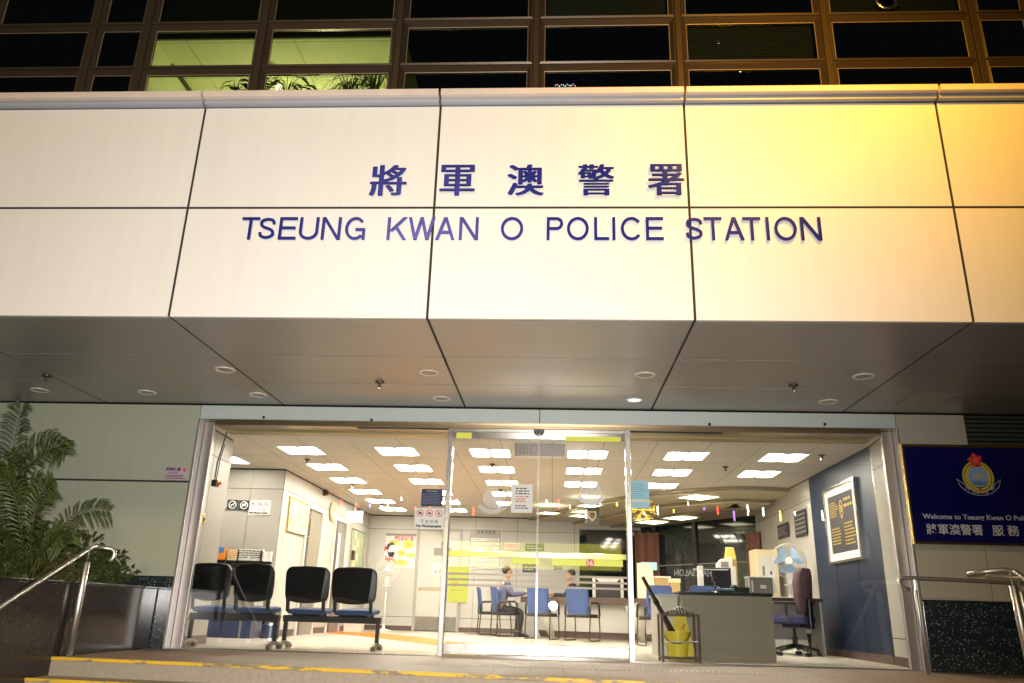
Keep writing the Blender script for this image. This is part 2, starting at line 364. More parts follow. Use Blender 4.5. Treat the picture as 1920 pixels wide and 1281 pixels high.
def scribble(x0, z0, x1, z1, rows, m, parent, name='writing', y=-.0035, fill=.9, th=.45):
    """print too small to read in the photo: rows of short dashes"""
    mb = MB(); dz = (z1 - z0) / rows; rnd = random.Random(int(abs(x0 * 1000 + z0 * 777)))
    for i in range(rows):
        z = z1 - dz * (i + .5); x = x0; end = x0 + (x1 - x0) * rnd.uniform(fill - .25, 1 if fill > .5 else fill)
        while x < end:
            wd_ = rnd.uniform(.5, 1.6) * dz
            mb.box(x, y - .001, z - dz * th / 2, min(x + wd_, x1), y, z + dz * th / 2); x += wd_ + dz * .35
    return mb.build(name, m, parent)
# ================================================================== the building shell
W, X0 = 2.184, -.9022
JX = [X0 + W * j for j in range(-4, 6)]
ZB, ZM, ZT = 2.75, 3.772, 4.80
FY = -3.0
bld = thing('police_station_building', 'police station front with wide pale fascia, dark soffit and glazed entrance below bronze windows', 'building', (0, 0, 0))
g = .011
for j in range(len(JX) - 1):
    for a, b in ((ZB + .0, ZM - g), (ZM + g, ZT)):
        MB().box(JX[j] + g, FY, a, JX[j + 1] - g, FY + .03, b).build('fascia_panel', 'fascia', bld)
MB().box(JX[0], FY + .005, ZB + .006, JX[-1], FY + .1, ZT + .008).build('fascia_backing', 'gap', bld)
for j in range(len(JX) - 1):
    a, b = JX[j] + .010, JX[j + 1] - .010
    MB().box(a, FY - .11, ZT + .055, b, FY + .75, ZT + .115).build('coping_stone', 'coping', bld, bevel=.003)
    MB().box(a, FY - .055, ZT + .012, b, FY + .7, ZT + .053).build('coping_lip', 'lip', bld)
# soffit panels (three rows front to back) with open joints
SY = [FY + .045, -1.94, -.982, -.012]
for j in range(len(JX) - 1):
    for k in range(3):
        gx = .012; a, b = SY[k] + .0095, SY[k + 1] - .0095
        MB().box(JX[j] + gx, a, ZB + .002, JX[j + 1] - gx, b, ZB + .03).build('soffit_panel', 'soffit', bld)
MB().box(JX[0], FY + .04, ZB + .0065, JX[-1], 1.6, ZB + .06).build('soffit_backing', 'gap', bld)
MB().box(JX[0], FY + .101, ZB + .09, JX[-1], 1.6, ZT + .01).build('canopy_core', 'dark', bld)
# ---- front walls
OL, OR, OT = -4.06, 4.03, 2.565
def wp(x0, z0, x1, z1, m, y0=0, y1=.06, nm='wall_panel'): return MB().box(x0 + .004, y0, z0 + .004, x1 - .004, y1, z1 - .004).build(nm, m, bld, bevel=.003)
wp(-9.6, 1.825, OL - .03, ZB - .01, 'wall'); wp(-9.6, .755, OL - .03, 1.812, 'wall'); wp(-9.6, -1.2, OL - .03, .75, 'granite', nm='granite_base')
wp(OL - .03, OT, -.02, ZB - .01, 'band', nm='lintel_panel'); wp(-.02, OT, OR + .02, ZB - .01, 'band', nm='lintel_panel')
wp(OR + .02, 2.0, 4.82, ZB - .01, 'wallr'); wp(OR + .045, .71, 4.82, 1.99, 'wallr'); wp(4.82, .71, 9.5, 2.28, 'wallr')
wp(OR + .045, -.03, 9.5, .70, 'granite', nm='granite_base')
MB().box(OL - 6, .065, -1.2, OL - .03, .16, ZB).build('wall_core', 'gap', bld)
MB().box(OR + .05, .065, -1.2, 9.5, .16, 2.28).build('wall_core', 'gap', bld)
lv = MB()
for i in range(9): lv.box(4.83, .05, 2.30 + i * .052, 9.5, .12, 2.325 + i * .052)
lv.box(4.83, .2, 2.2, 9.5, .22, 2.8); lv.build('louvre', mat('dark_green_grey_louvre', (.05, .055, .04), .5), bld)
sb = MB()
for px, py in ((842 / 1, 0),): pass
for u, w in ((495, 783), (697, 788), (1330, 796), (1546, 796)):
    p = at(u, w, y=0); sb.ball((p.x, -.012, p.z), .018)
sb.build('lintel_bolt', 'blackmat', bld, smooth=True)
# ---- steel lined opening
for sx, x in ((1, OL), (-1, OR)):
    MB().box(x - .028 * sx if sx > 0 else x, -.035, 0, x if sx > 0 else x + .028, .13, OT).build('opening_jamb', 'jamb', bld, bevel=.003)
    j2 = MB().box(x + (.003 if sx > 0 else -.12), .09, 0, x + (.12 if sx > 0 else -.003), .15, OT - .01); j2.build('opening_jamb', 'jamb', bld, bevel=.003)
MB().box(OL, -.035, OT - .012, OR, .06, OT - .002).build('opening_head', 'bronze', bld)
MB().box(OL + .13, .062, OT - .05, OR - .13, .34, OT - .004).build('header_beam', 'bronze', bld, bevel=.004)
tr = MB(); tr.box(-2.2, .085, OT - .062, 2.1, .12, OT - .051); tr.build('door_track', 'blackmat', bld)
MB().box(OL + .16, .345, OT - .075, OR - .16, .52, OT - .004).build('header_box', mat('header_inner', (.45, .36, .2), .4, metal=.4), bld, bevel=.005)
# ---- glazing and sliding doors
DL, DR, DM = -1.063, 1.003, -.028
GY = .10
for a, b in ((OL + .125, DL - .035), (DR + .035, OR - .125)):
    s = MB().box(a, GY, .004, b, GY + .01, OT - .052).build('side_glazing', 'glass', bld)
for x in (DL, DR):
    MB().box(x - .028, GY - .06, 0, x + .028, GY + .06, OT - .05).build('door_post', 'poststeel', bld, bevel=.004)
    MB().box(x - .030, GY - .063, OT - .16, x + .030, GY - .0605, OT - .065).build('post_cap', 'steel', bld)
for a, b in ((DL + .034, DM - .004), (DM + .004, DR - .034)):
    d = MB().box(a, GY - .012, .14, b, GY - .002, 2.40).build('sliding_door', 'glass', bld)
    MB().box(a, GY - .02, 2.401, b, GY + .006, 2.475).build('top_rail', 'chrome', d)
    MB().box(a, GY - .02, .045, b, GY + .006, .139).build('bottom_rail', 'steel', d, bevel=.003)
    MB().box(a + .004, GY - .034, 1.055, b - .004, GY - .016, 1.115).build('push_bar', 'chrome', d, bevel=.003)
    for z in (.855, .795, .735):
        MB().box(a, GY - .0145, z, b, GY - .0125, z + .022).build('frosted_stripe', mat('frosted_film', (.42, .36, .30), .5), d)
    e = DM - .004 if b < 0.3 else DM + .004
    MB().box(e - .005 if b < .3 else e, GY - .016, .14, e if b < .3 else e + .005, GY + .002, 2.40).build('door_edge', emis('edge_lit_glass', (.85, .9, .8), .25) if False else mat('polished_glass_edge', (.75, .8, .75), .2), d)
dcs = [c for c in bld.children if c.name.startswith('sliding_door')]
for d_, (cu, cv) in zip(dcs, ((924, 935), (1108, 918))):
    c_ = at(cu, cv, y=GY - .015); eb = MB(); yy_ = GY - .0148
    eb.prism([(c_.x + .115 * math.cos(R(a)), c_.z + .115 * math.sin(R(a))) for a in range(0, 360, 15)], yy_, yy_ + .001); eb.build('etched_disc', 'etch', d_)
    rb_ = MB(); oa = [(c_.x + .20 * math.cos(R(a)), c_.z + .02 + .20 * math.sin(R(a))) for a in range(215, 326, 10)]; ia = [(c_.x + .155 * math.cos(R(a)), c_.z + .03 + .15 * math.sin(R(a))) for a in range(325, 214, -10)]
    rb_.prism(oa + ia, yy_ - .002, yy_ - .001); rb_.build('etched_ribbon', 'etch2' if cu > 1000 else 'etch', d_)
MB().box(DL + .03, GY - .03, .0, DR - .03, GY + .03, .03).build('floor_track', 'chrome', bld)
MB().box(OL + .12, GY - .02, .0, DL - .03, GY + .02, .012).build('floor_track', 'steel', bld)
MB().box(DR + .03, GY - .02, .0, OR - .12, GY + .02, .012).build('floor_track', 'steel', bld)
op = MB().box(DL + .03, GY - .03, 2.478, DR - .03, GY + .05, 2.512); op.build('door_header', 'steel', bld)
sn = thing('door_sensor', 'small black door sensor hung over the meeting line of the glass doors', 'sensor', (DM, GY - .03, 2.475))
MB().prism([(-.065, .03), (-.05, -.005), (-.02, -.03), (.02, -.03), (.05, -.005), (.065, .03)], -.05, 0).build('housing', 'black', sn, bevel=.005)
MB().ball((0, -.05, -.002), .016).build('lens', 'chrome', sn, smooth=True)

# ================================================================== upper window band
WY = -2.3
MX = [-6.05, -4.86, -4.27, -2.99, -1.52, -.07, 1.40, 2.89, 4.38, 4.98, 6.3, 7.6]
TZ = [5.02, 5.25, 5.815, 6.385, 6.955, 7.52]
def frame(x0, x1, z0, z1, y, wd_, dp, m, parent, nm='window_frame'):
    """mitred frame whose faces fall inward to the glass"""
    o = [(x0, z0), (x1, z0), (x1, z1), (x0, z1)]; k = wd_; i = [(x0 + k, z0 + k), (x1 - k, z0 + k), (x1 - k, z1 - k), (x0 + k, z1 - k)]
    h = k * .35; q = [(x0 + h, z0 + h), (x1 - h, z0 + h), (x1 - h, z1 - h), (x0 + h, z1 - h)]
    mb = MB(); vs = [(a, y + dp, b) for a, b in o] + [(a, y, b) for a, b in o] + [(a, y - .012, b) for a, b in q] + [(a, y + dp * .6, b) for a, b in i] + [(a, y + dp, b) for a, b in i]
    fs = []
    for r in range(4):
        for s in range(4): fs.append((r * 4 + s, r * 4 + (s + 1) % 4, (r + 1) * 4 + (s + 1) % 4, (r + 1) * 4 + s))
    for s in range(4): fs.append((16 + s, 16 + (s + 1) % 4, (s + 1) % 4, s))
    mb.add(vs, fs); f = mb.build(nm, m, parent)
    return f
blindm = mat('grey_blind_slat', (.10, .10, .11), .5, var=.1)
for i in range(len(MX) - 1):
    a, b = MX[i] + .036, MX[i + 1] - .036
    MB().box(MX[i] - .032, WY - .0, 4.9, MX[i] + .032, WY + .13, 7.6).build('window_mullion', 'mullion', bld, bevel=.006)
    for k in range(1, 5):
        z0, z1 = TZ[k] + .004, TZ[k + 1] - .004
        f = frame(a, b, z0, z1, WY + .01, .052, .08, 'mullion', bld)
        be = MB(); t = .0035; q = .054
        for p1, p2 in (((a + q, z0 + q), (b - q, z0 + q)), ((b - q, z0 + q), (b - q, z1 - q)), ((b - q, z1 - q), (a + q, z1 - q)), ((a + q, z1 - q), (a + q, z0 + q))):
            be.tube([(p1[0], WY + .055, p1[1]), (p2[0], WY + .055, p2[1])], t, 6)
        be.build('highlight_bead', 'edge', f)  # pale bead paints the glint that the frame's bevels catch
        MB().box(a + .05, WY + .062, z0 + .05, b - .05, WY + .07, z1 - .05).build('pane', 'winglass', f)
        if (i, k) in ((6, 2), (7, 3), (5, 3)):
            bl = MB(); z = z0 + .06
            while z < z1 - .05: bl.box(a + .07, WY + .11, z, b - .07, WY + .135, z + .005); z += .022
            bl.build('venetian_blind', blindm, f)
        if (i, k) == (7, 3):
            fl = MB().lathe([(.075, 0), (.10, -.012), (.125, 0), (.115, .006), (.10, -.002), (.085, .004), (.075, 0)], ((a + b) / 2 - .07, WY + .05, z0 + .21), 28, 'y'); fl.build('vent_ring', 'steel', f, smooth=True)
MB().box(-9.5, WY - .01, 4.92, 9.5, WY + .12, 5.02).build('window_sill', 'mullion', bld)
# the lit office behind the left windows
YC = 6.29
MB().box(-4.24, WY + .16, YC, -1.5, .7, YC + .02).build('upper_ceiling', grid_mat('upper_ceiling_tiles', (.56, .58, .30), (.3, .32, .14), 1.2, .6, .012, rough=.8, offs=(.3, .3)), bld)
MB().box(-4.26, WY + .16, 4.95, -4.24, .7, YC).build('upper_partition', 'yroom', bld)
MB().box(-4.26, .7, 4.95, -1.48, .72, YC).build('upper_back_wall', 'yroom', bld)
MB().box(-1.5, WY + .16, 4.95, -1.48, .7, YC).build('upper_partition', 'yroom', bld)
MB().box(-4.235, WY + .55, YC - .06, -4.215, .69, YC - .002).build('upper_cornice', 'brownmetal', bld)
ud = MB().box(-4.238, WY + .75, 4.96, -4.222, WY + 1.5, 5.95).build('upper_door', mat('green_door', (.10, .14, .05), .6), bld)
MB().box(-4.26, WY + .14, YC + .021, -1.48, WY + .16, 7.6).build('spandrel', 'dark', bld)
MB().box(-9.5, 1.5, 4.9, 9.5, 1.52, 8).build('upper_back_wall', 'dark', bld)
light('upper_office_light', 'POINT', (-2.9, -.4, 5.3), 260, (1, .90, .62), shadow_soft_size=.1)
p = at(524, 165, y=-1.5)
ul = thing('globe_lamp', 'small lit globe lamp glowing behind the window plants upstairs', 'lamp', (p.x, -1.5, p.z - .2))
MB().tube([(0, 0, -.3), (0, 0, .14)], .01).build('stem', 'brownmetal', ul)
MB().ball((0, 0, .2), .045).build('bulb', emis('lit_globe', (1, .95, .55), 9), ul, smooth=True)

# small glowing bulbs behind the dark upstairs panes, some standing in for reflections
def pin(lab, u, v, y, r, col, s_, grp=None, n=1):
    p = at(u, v, y=y); t = thing('window_light_spot', lab, 'lamp', tuple(p), 0, grp); MB().ball((0, 0, 0), r, 10).build('bulb', emis('lamp_glow', col, s_), t, smooth=True); MB().tube([(0, 0, r * .8), (0, 0, .35)], .006, 6).build('cord', 'blackmat', t)
pin('tiny bluish lamp in the dark window at the top left', 335, 43, -1.0, .012, (.6, .8, 1), 8); pin('white glow standing in for a street lamp reflection, left of the amber lit frames', 1388, 131, -1.2, .024, (1, 1, .75), 12)
pin('small white lamp at the right end of the lowest right window', 1808, 122, -1.2, .018, (1, .95, .75), 9); pin('pale greenish glow standing in for a reflection, topmost window right of centre', 1204, 17, -1.0, .03, (.5, .8, .7), 2.5)
pin('faint greenish lamp behind the blind right of centre', 1347, 82, -2.165, .012, (.6, 1, .7), 2)
p = at(1060, 160, y=-1.6); fl_ = thing('fairy_lights', 'cluster of tiny coloured fairy lights low in a dark upstairs window', 'lights', tuple(p)); wr = []
for k in range(11):
    q_ = (-.11 + .022 * k, 0, .012 * math.sin(k * 2.3)); wr.append(q_); MB().ball(q_, .0065, 8).build('bulb', emis('fairy_bulb', ((.2, .2, 1), (1, .2, .1), (.1, 1, .5))[k % 3], 7), fl_)
MB().tube(wr, .0015, 4).build('wire', 'black', fl_)

# ================================================================== landing, steps, ground
tact = grid_mat('brown_landing_tiles', (.26, .185, .135), (.13, .09, .065), .3, .3, .006, rough=.55, bump=.12)
EY = -1.76
SK = lambda p: (p.x, p.y - (.13 * (p.x + 4.26) if p.y < EY + .3 else 0), p.z)
struct(MB().box(-9, EY, -.012, 9.5, .06, 0).map(SK).build('landing', tact))
struct(MB().box(-4.26, EY + .002, -1.2, 9.5, .05, -.0125).map(SK).build('landing_base', mat('washed_granite_riser', (.33, .28, .22), .8, var=.3, vscale=30, bump=.4, bscale=120)))
hb = MB()
for i in range(90):
    x = -1.2 + i * .05; hb.add([(x, -1.25, .002), (x + .016, -1.25, .002), (x + .09, -.85, .002), (x + .074, -.85, .002), (x, -1.25, -.001), (x + .016, -1.25, -.001), (x + .09, -.85, -.001), (x + .074, -.85, -.001)], [(0, 1, 2, 3), (4, 7, 6, 5), (0, 4, 5, 1), (1, 5, 6, 2), (2, 6, 7, 3), (3, 7, 4, 0)])
struct(hb.build('ribbed_paving', mat('ribbed_brass_paving', (.30, .24, .17), .45)))
riser = mat('worn_granite_step', (.46, .39, .30), .8, var=.35, vscale=25, bump=.4, bscale=120)
def worn_yellow():
    m = mat('worn_yellow_paint', (.70, .44, .04), .5, var=.15, vscale=8); nt = m.node_tree; b = nt.nodes['Principled BSDF']; src = b.inputs['Base Color'].links[0].from_socket
    tc = nn(nt, 'ShaderNodeTexCoord'); mp = nn(nt, 'ShaderNodeMapping'); mp.inputs['Scale'].default_value = (1.2, 7, 7); n = nn(nt, 'ShaderNodeTexNoise', Scale=2.6, Detail=8., Roughness=.7)
    nt.links.new(tc.outputs['Object'], mp.inputs[0]); nt.links.new(mp.outputs[0], n.inputs['Vector'])
    r = nn(nt, 'ShaderNodeValToRGB'); r.color_ramp.elements[0].position = .53; r.color_ramp.elements[1].position = .57
    mx = nn(nt, 'ShaderNodeMix', data_type='RGBA'); mx.inputs[7].default_value = (.25, .21, .13, 1)
    nt.links.new(n.outputs['Fac'], r.inputs[0]); nt.links.new(r.outputs[0], mx.inputs[0]); nt.links.new(src, mx.inputs[6]); nt.links.new(mx.outputs[2], b.inputs['Base Color']); return m
M['nosing'] = worn_yellow()
for k in range(7):
    z = -.15 * k; y1 = EY - .31 * (k - 1) if k else EY; y0 = EY - .31 * k
    if k: struct(MB().box(-4.6, y0, -1.2, 9.5, y1 - .0, z).map(SK).build('step', riser, bevel=.008))
    struct(MB().box(-4.26 if not k else -4.6, y0 - .012, z - .026, 9.5, y0 + .034, z + .004).map(SK).build('step_nosing', 'nosing', bevel=.006))
struct(MB().box(-60, -80, -1.12, 60, EY - 1.6, -1.05).build('pavement', mat('asphalt_ground', (.05, .05, .05), .8, bump=.3)))

# planter left of the steps
pl = thing('planter', 'polished dark brown granite planter running out from the wall left of the steps', 'planter', (-6, -3, -1.05))
PX = -4.26
yy = [0, -.05, -1.55, -2.95, -5.5]
for i, (a, b) in enumerate(((-.02, -1.52), (-1.525, -3.0), (-3.005, -5.6))):
    MB().box(PX - .04, b, -1.05, PX, a, .62).build('side_slab', 'planter', pl, world=True, bevel=.004)
MB().box(-9, -5.64, -1.05, PX, -5.605, .62).build('front_slab', 'planter', pl, world=True)
MB().box(PX - .30, -5.6, .622, PX + .008, -.006, .642).build('rim', 'planter', pl, world=True, bevel=.005)
MB().box(-9, -5.6, .3, PX - .045, -.006, .56).build('soil', mat('dark_soil', (.02, .014, .01), .95, var=.4, vscale=30, bump=.8), pl, world=True)

# ================================================================== lobby shell
CZ = 2.6
lx, rx = -4.25, 4.18
struct(MB().box(-7, .14, -.012, 6, 12.2, .004).build('lobby_floor', 'floor'))
struct(MB().box(-7, .53, CZ, 6, 12.2, CZ + .05).build('lobby_ceiling', 'ceil'))
def iwall(name, pts, z0, z1, m, th=.06):
    mb = MB()
    for (x0, y0), (x1, y1) in zip(pts[:-1], pts[1:]):
        d = Vector((x1 - x0, y1 - y0, 0)).normalized(); n = Vector((-d.y, d.x, 0)) * th
        mb.add([(x0, y0, z0), (x1, y1, z0), (x1 + n.x, y1 + n.y, z0), (x0 + n.x, y0 + n.y, z0), (x0, y0, z1), (x1, y1, z1), (x1 + n.x, y1 + n.y, z1), (x0 + n.x, y0 + n.y, z1)],
               [(0, 3, 2, 1), (4, 5, 6, 7), (0, 1, 5, 4), (1, 2, 6, 5), (2, 3, 7, 6), (3, 0, 4, 7)])
    return struct(mb.build(name, m))
# wall panels in three bands, thin dark joints between them
def clad(name, a, b, m, joints=(), side=1, z_hi=2.27, z_lo=.30):
    """clad wall from a to b (plan), room on the right-hand side when walking a->b"""
    a, b = Vector((*a, 0)), Vector((*b, 0)); L = (b - a).length; d = (b - a) / L; cuts = [0] + list(joints) + [L]
    iwall(name, [tuple(a)[:2], tuple(b)[:2]], 0, CZ, 'gap', th=.06 * side)
    for s0, s1 in zip(cuts[:-1], cuts[1:]):
        for z0, z1 in ((.10, z_lo), (z_lo, z_hi), (z_hi, CZ - .02)):
            p, q = a + d * (s0 + .004), a + d * (s1 - .004); n = Vector((-d.y, d.x, 0)) * (-.012 * side)
            mb = MB(); mb.add([tuple(v) for v in (p + Vector((0, 0, z0 + .005)), q + Vector((0, 0, z0 + .005)), q + n + Vector((0, 0, z0 + .005)), p + n + Vector((0, 0, z0 + .005)),
                                                  p + Vector((0, 0, z1 - .005)), q + Vector((0, 0, z1 - .005)), q + n + Vector((0, 0, z1 - .005)), p + n + Vector((0, 0, z1 - .005)))],
                              [(0, 3, 2, 1), (4, 5, 6, 7), (0, 1, 5, 4), (1, 2, 6, 5), (2, 3, 7, 6), (3, 0, 4, 7)])
            struct(mb.build(name + '_panel', m))
    p, q = a, b; n = Vector((-d.y, d.x, 0)) * (-.018 * side); mb = MB()
    mb.add([tuple(v) for v in (p, q, q + n, p + n, p + Vector((0, 0, .10)), q + Vector((0, 0, .10)), q + n + Vector((0, 0, .10)), p + n + Vector((0, 0, .10)))], [(0, 3, 2, 1), (4, 5, 6, 7), (0, 1, 5, 4), (1, 2, 6, 5), (2, 3, 7, 6), (3, 0, 4, 7)])
    struct(mb.build(name + '_skirting', 'skirt'))
clad('wall_left_front', (-4.19, .16), (-4.22, 1.38), 'laminate', (.62,))
clad('wall_pier', (-4.22, 1.38), (-6.6, 1.40), 'laminate', side=1)
clad('wall_alcove', (-6.2, 3.7), (lx, 3.7), 'laminate', (1.42,))
clad('wall_left', (lx, 3.7), (lx, 10.1), 'cream', (1.0, 2.55, 3.2, 4.8))
clad('wall_back', (lx, 10.1), (2.2, 10.1), 'cream', (1.25, 2.55, 3.55, 4.9))
clad('wall_right_near', (4.17, 1.10), (4.05, .15), 'cream')
clad('wall_right_far', (rx, 7.2), (rx, 3.66), 'cream', (1.3, 2.3))
bw = struct(MB().box(4.165, 1.10, .10, 4.2, 3.66, CZ - .004).build('wall_blue_panel', 'bluewall'))
struct(MB().box(4.145, 1.10, 0, 4.165, 3.66, .10).build('wall_blue_skirting', 'skirt'))
for y in (1.95, 2.8): struct(MB().box(4.161, y - .003, .1, 4.1645, y + .003, 1.31).build('wall_blue_joint', 'dark'))
struct(MB().box(4.155, 1.095, .1, 4.166, 1.11, CZ - .01).build('wall_blue_trim', 'steel'))
# dark window wall closing the office at the back right
dw = thing('office_window_wall', 'dark night-time window wall with street reflections drawn on its panes behind the report office', 'window', (3.2, 8.6, 0))
A, B = Vector((4.18, 7.2, 0)), Vector((2.2, 10.1, 0))
def alongAB(t, z, off=0):
    n = Vector((-(B - A).y, (B - A).x, 0)).normalized(); p = A + (B - A) * t + n * off; return Vector((p.x, p.y, z))
def ab_box(mb, t0, t1, z0, z1, o0, o1):
    vs = [alongAB(t, z, o) for z in (z0, z1) for t, o in ((t0, o0), (t1, o0), (t1, o1), (t0, o1))]
    return mb.add(vs, [(0, 3, 2, 1), (4, 5, 6, 7), (0, 1, 5, 4), (1, 2, 6, 5), (2, 3, 7, 6), (3, 0, 4, 7)])
nightglass = mat('night_window_glass', (.008, .012, .014), .06, var=0, coat=.2)
for t0, t1 in ((0, .48), (.5, 1)): ab_box(MB(), t0, t1, .75, 2.42, 0, -.03).build('pane', nightglass, dw, world=True)
ab_box(MB(), 0, 1, 0, .75, 0, -.04).build('sill_wall', 'redbrown', dw, world=True)
for t in (.49, .86): ab_box(MB(), t - .015, t + .015, .75, 2.42, .0, .04).build('window_post', 'blackmat', dw, world=True)
ab_box(MB(), 0, 1, 1.53, 1.55, .0, .015).build('window_rail', 'midgrey', dw, world=True)
lat = MB(); tealm = mat('teal_reflection_paint', (.035, .07, .07), .5)
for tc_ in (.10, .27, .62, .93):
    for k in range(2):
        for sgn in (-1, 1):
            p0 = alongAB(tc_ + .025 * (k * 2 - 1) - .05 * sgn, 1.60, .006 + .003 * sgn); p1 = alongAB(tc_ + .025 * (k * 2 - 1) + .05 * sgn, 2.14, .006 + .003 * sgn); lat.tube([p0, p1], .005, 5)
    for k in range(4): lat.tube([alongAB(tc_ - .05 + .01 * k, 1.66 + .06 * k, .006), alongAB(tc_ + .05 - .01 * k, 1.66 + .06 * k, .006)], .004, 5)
lat.build('lattice_reflection', tealm, dw, world=True)  # thin teal lines paint a reflection of street decorations onto the panes
bd = MB().box(.76, 10.05, .0, 2.18, 10.085, 2.35).build('dark_back_window', nightglass); tag(bd, 'tall dark green-black window panel in the back wall right of the two men', 'window')
# curved stepped bulkheads over the counter and the lower office ceiling
def arc_pts(off):
    P = [(4.3, 4.75), (3.3, 4.62), (2.4, 5.1), (1.5, 6.0), (.75, 7.3), (.1, 8.9), (-.5, 10.2)]
    out = []
    for i in range(len(P) - 1):
        p0 = Vector(P[max(i - 1, 0)]); p1 = Vector(P[i]); p2 = Vector(P[i + 1]); p3 = Vector(P[min(i + 2, len(P) - 1)])
        for k in range(6):
            t = k / 6; q = .5 * (2 * p1 + (p2 - p0) * t + (2 * p0 - 5 * p1 + 4 * p2 - p3) * t * t + (3 * p1 - p0 - 3 * p2 + p3) * t ** 3); out.append(q)
    out.append(Vector(P[-1])); res = []
    for i, q in enumerate(out):
        d = (out[min(i + 1, len(out) - 1)] - out[max(i - 1, 0)]).normalized(); n = Vector((-d.y, d.x)); res.append(q + n * off)
    return res
def bulk(name, off0, off1, z0, z1, m):
    a, b = arc_pts(off0), arc_pts(off1); mb = MB(); n = len(a)
    vs = [(p.x, p.y, z) for z in (z0, z1) for L in (a, b) for p in L]; fs = []
    for i in range(n - 1): fs += [(i, i + 1, n + i + 1, n + i), (2 * n + i, 3 * n + i, 3 * n + i + 1, 2 * n + i + 1), (i, 2 * n + i, 2 * n + i + 1, i + 1), (n + i, n + i + 1, 3 * n + i + 1, 3 * n + i)]
    mb.add(vs, fs); o = struct(mb.build(name, m)); o.data.shade_flat(); return o
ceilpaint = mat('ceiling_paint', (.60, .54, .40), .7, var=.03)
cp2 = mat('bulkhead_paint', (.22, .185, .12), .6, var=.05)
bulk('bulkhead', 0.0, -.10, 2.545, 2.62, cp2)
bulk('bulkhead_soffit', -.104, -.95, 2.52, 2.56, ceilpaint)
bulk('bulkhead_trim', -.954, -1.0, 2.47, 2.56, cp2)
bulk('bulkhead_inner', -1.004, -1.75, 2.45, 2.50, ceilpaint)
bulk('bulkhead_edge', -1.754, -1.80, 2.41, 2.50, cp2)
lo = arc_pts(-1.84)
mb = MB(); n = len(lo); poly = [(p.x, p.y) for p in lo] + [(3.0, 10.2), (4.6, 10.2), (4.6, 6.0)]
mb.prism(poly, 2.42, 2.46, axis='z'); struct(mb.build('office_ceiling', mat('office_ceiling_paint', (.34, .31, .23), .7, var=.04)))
# orange floor band curving from the left wall to the doors
ob = MB(); P = [at(u, w, z=.006) for u, w in ((600, 1183), (640, 1183), (700, 1186), (780, 1194), (850, 1203), (920, 1209), (1000, 1216))]
Q = [at(u, w, z=.006) for u, w in ((618, 1188), (660, 1191), (720, 1198), (780, 1206), (850, 1214), (920, 1219), (1000, 1222))]
n = len(P); vs = [(p.x, p.y, z) for z in (.005, .008) for L in (P, Q) for p in L]
fs = []
for i in range(n - 1): fs += [(i, i + 1, n + i + 1, n + i), (2 * n + i, 3 * n + i, 3 * n + i + 1, 2 * n + i + 1)]
struct(ob.add(vs, fs).build('floor_band', 'orange'))
# ================================================================== lettering on the fascia
def ribbon(mb, pts, t, y0, y1, closed=False):
    pts = [Vector(p) for p in pts]; L, Rr = [], []; n = len(pts)
    for i, p in enumerate(pts):
        a = pts[(i - 1) % n] if (closed or i > 0) else p; b = pts[(i + 1) % n] if (closed or i < n - 1) else p
        d = (b - a).normalized(); nn_ = Vector((-d.y, d.x)); L.append(p + nn_ * t / 2); Rr.append(p - nn_ * t / 2)
    vs = [(p.x, y, p.y) for y in (y0, y1) for S in (L, Rr) for p in S]; fs = []
    rng = range(n if closed else n - 1)
    for i in rng:
        j = (i + 1) % n; fs += [(i, j, n + j, n + i), (2 * n + i, 3 * n + i, 3 * n + j, 2 * n + j), (i, 2 * n + i, 2 * n + j, j), (n + i, n + j, 3 * n + j, 3 * n + i)]
    if not closed: fs += [(0, n, 3 * n, 2 * n), (n - 1, 3 * n - 1, 4 * n - 1, 2 * n - 1)]
    mb.add(vs, fs)
def ell(cx, cy, rx_, ry_, a0, a1, n=20): return [(cx + rx_ * math.cos(R(a0 + (a1 - a0) * i / n)), cy + ry_ * math.sin(R(a0 + (a1 - a0) * i / n))) for i in range(n + 1)]
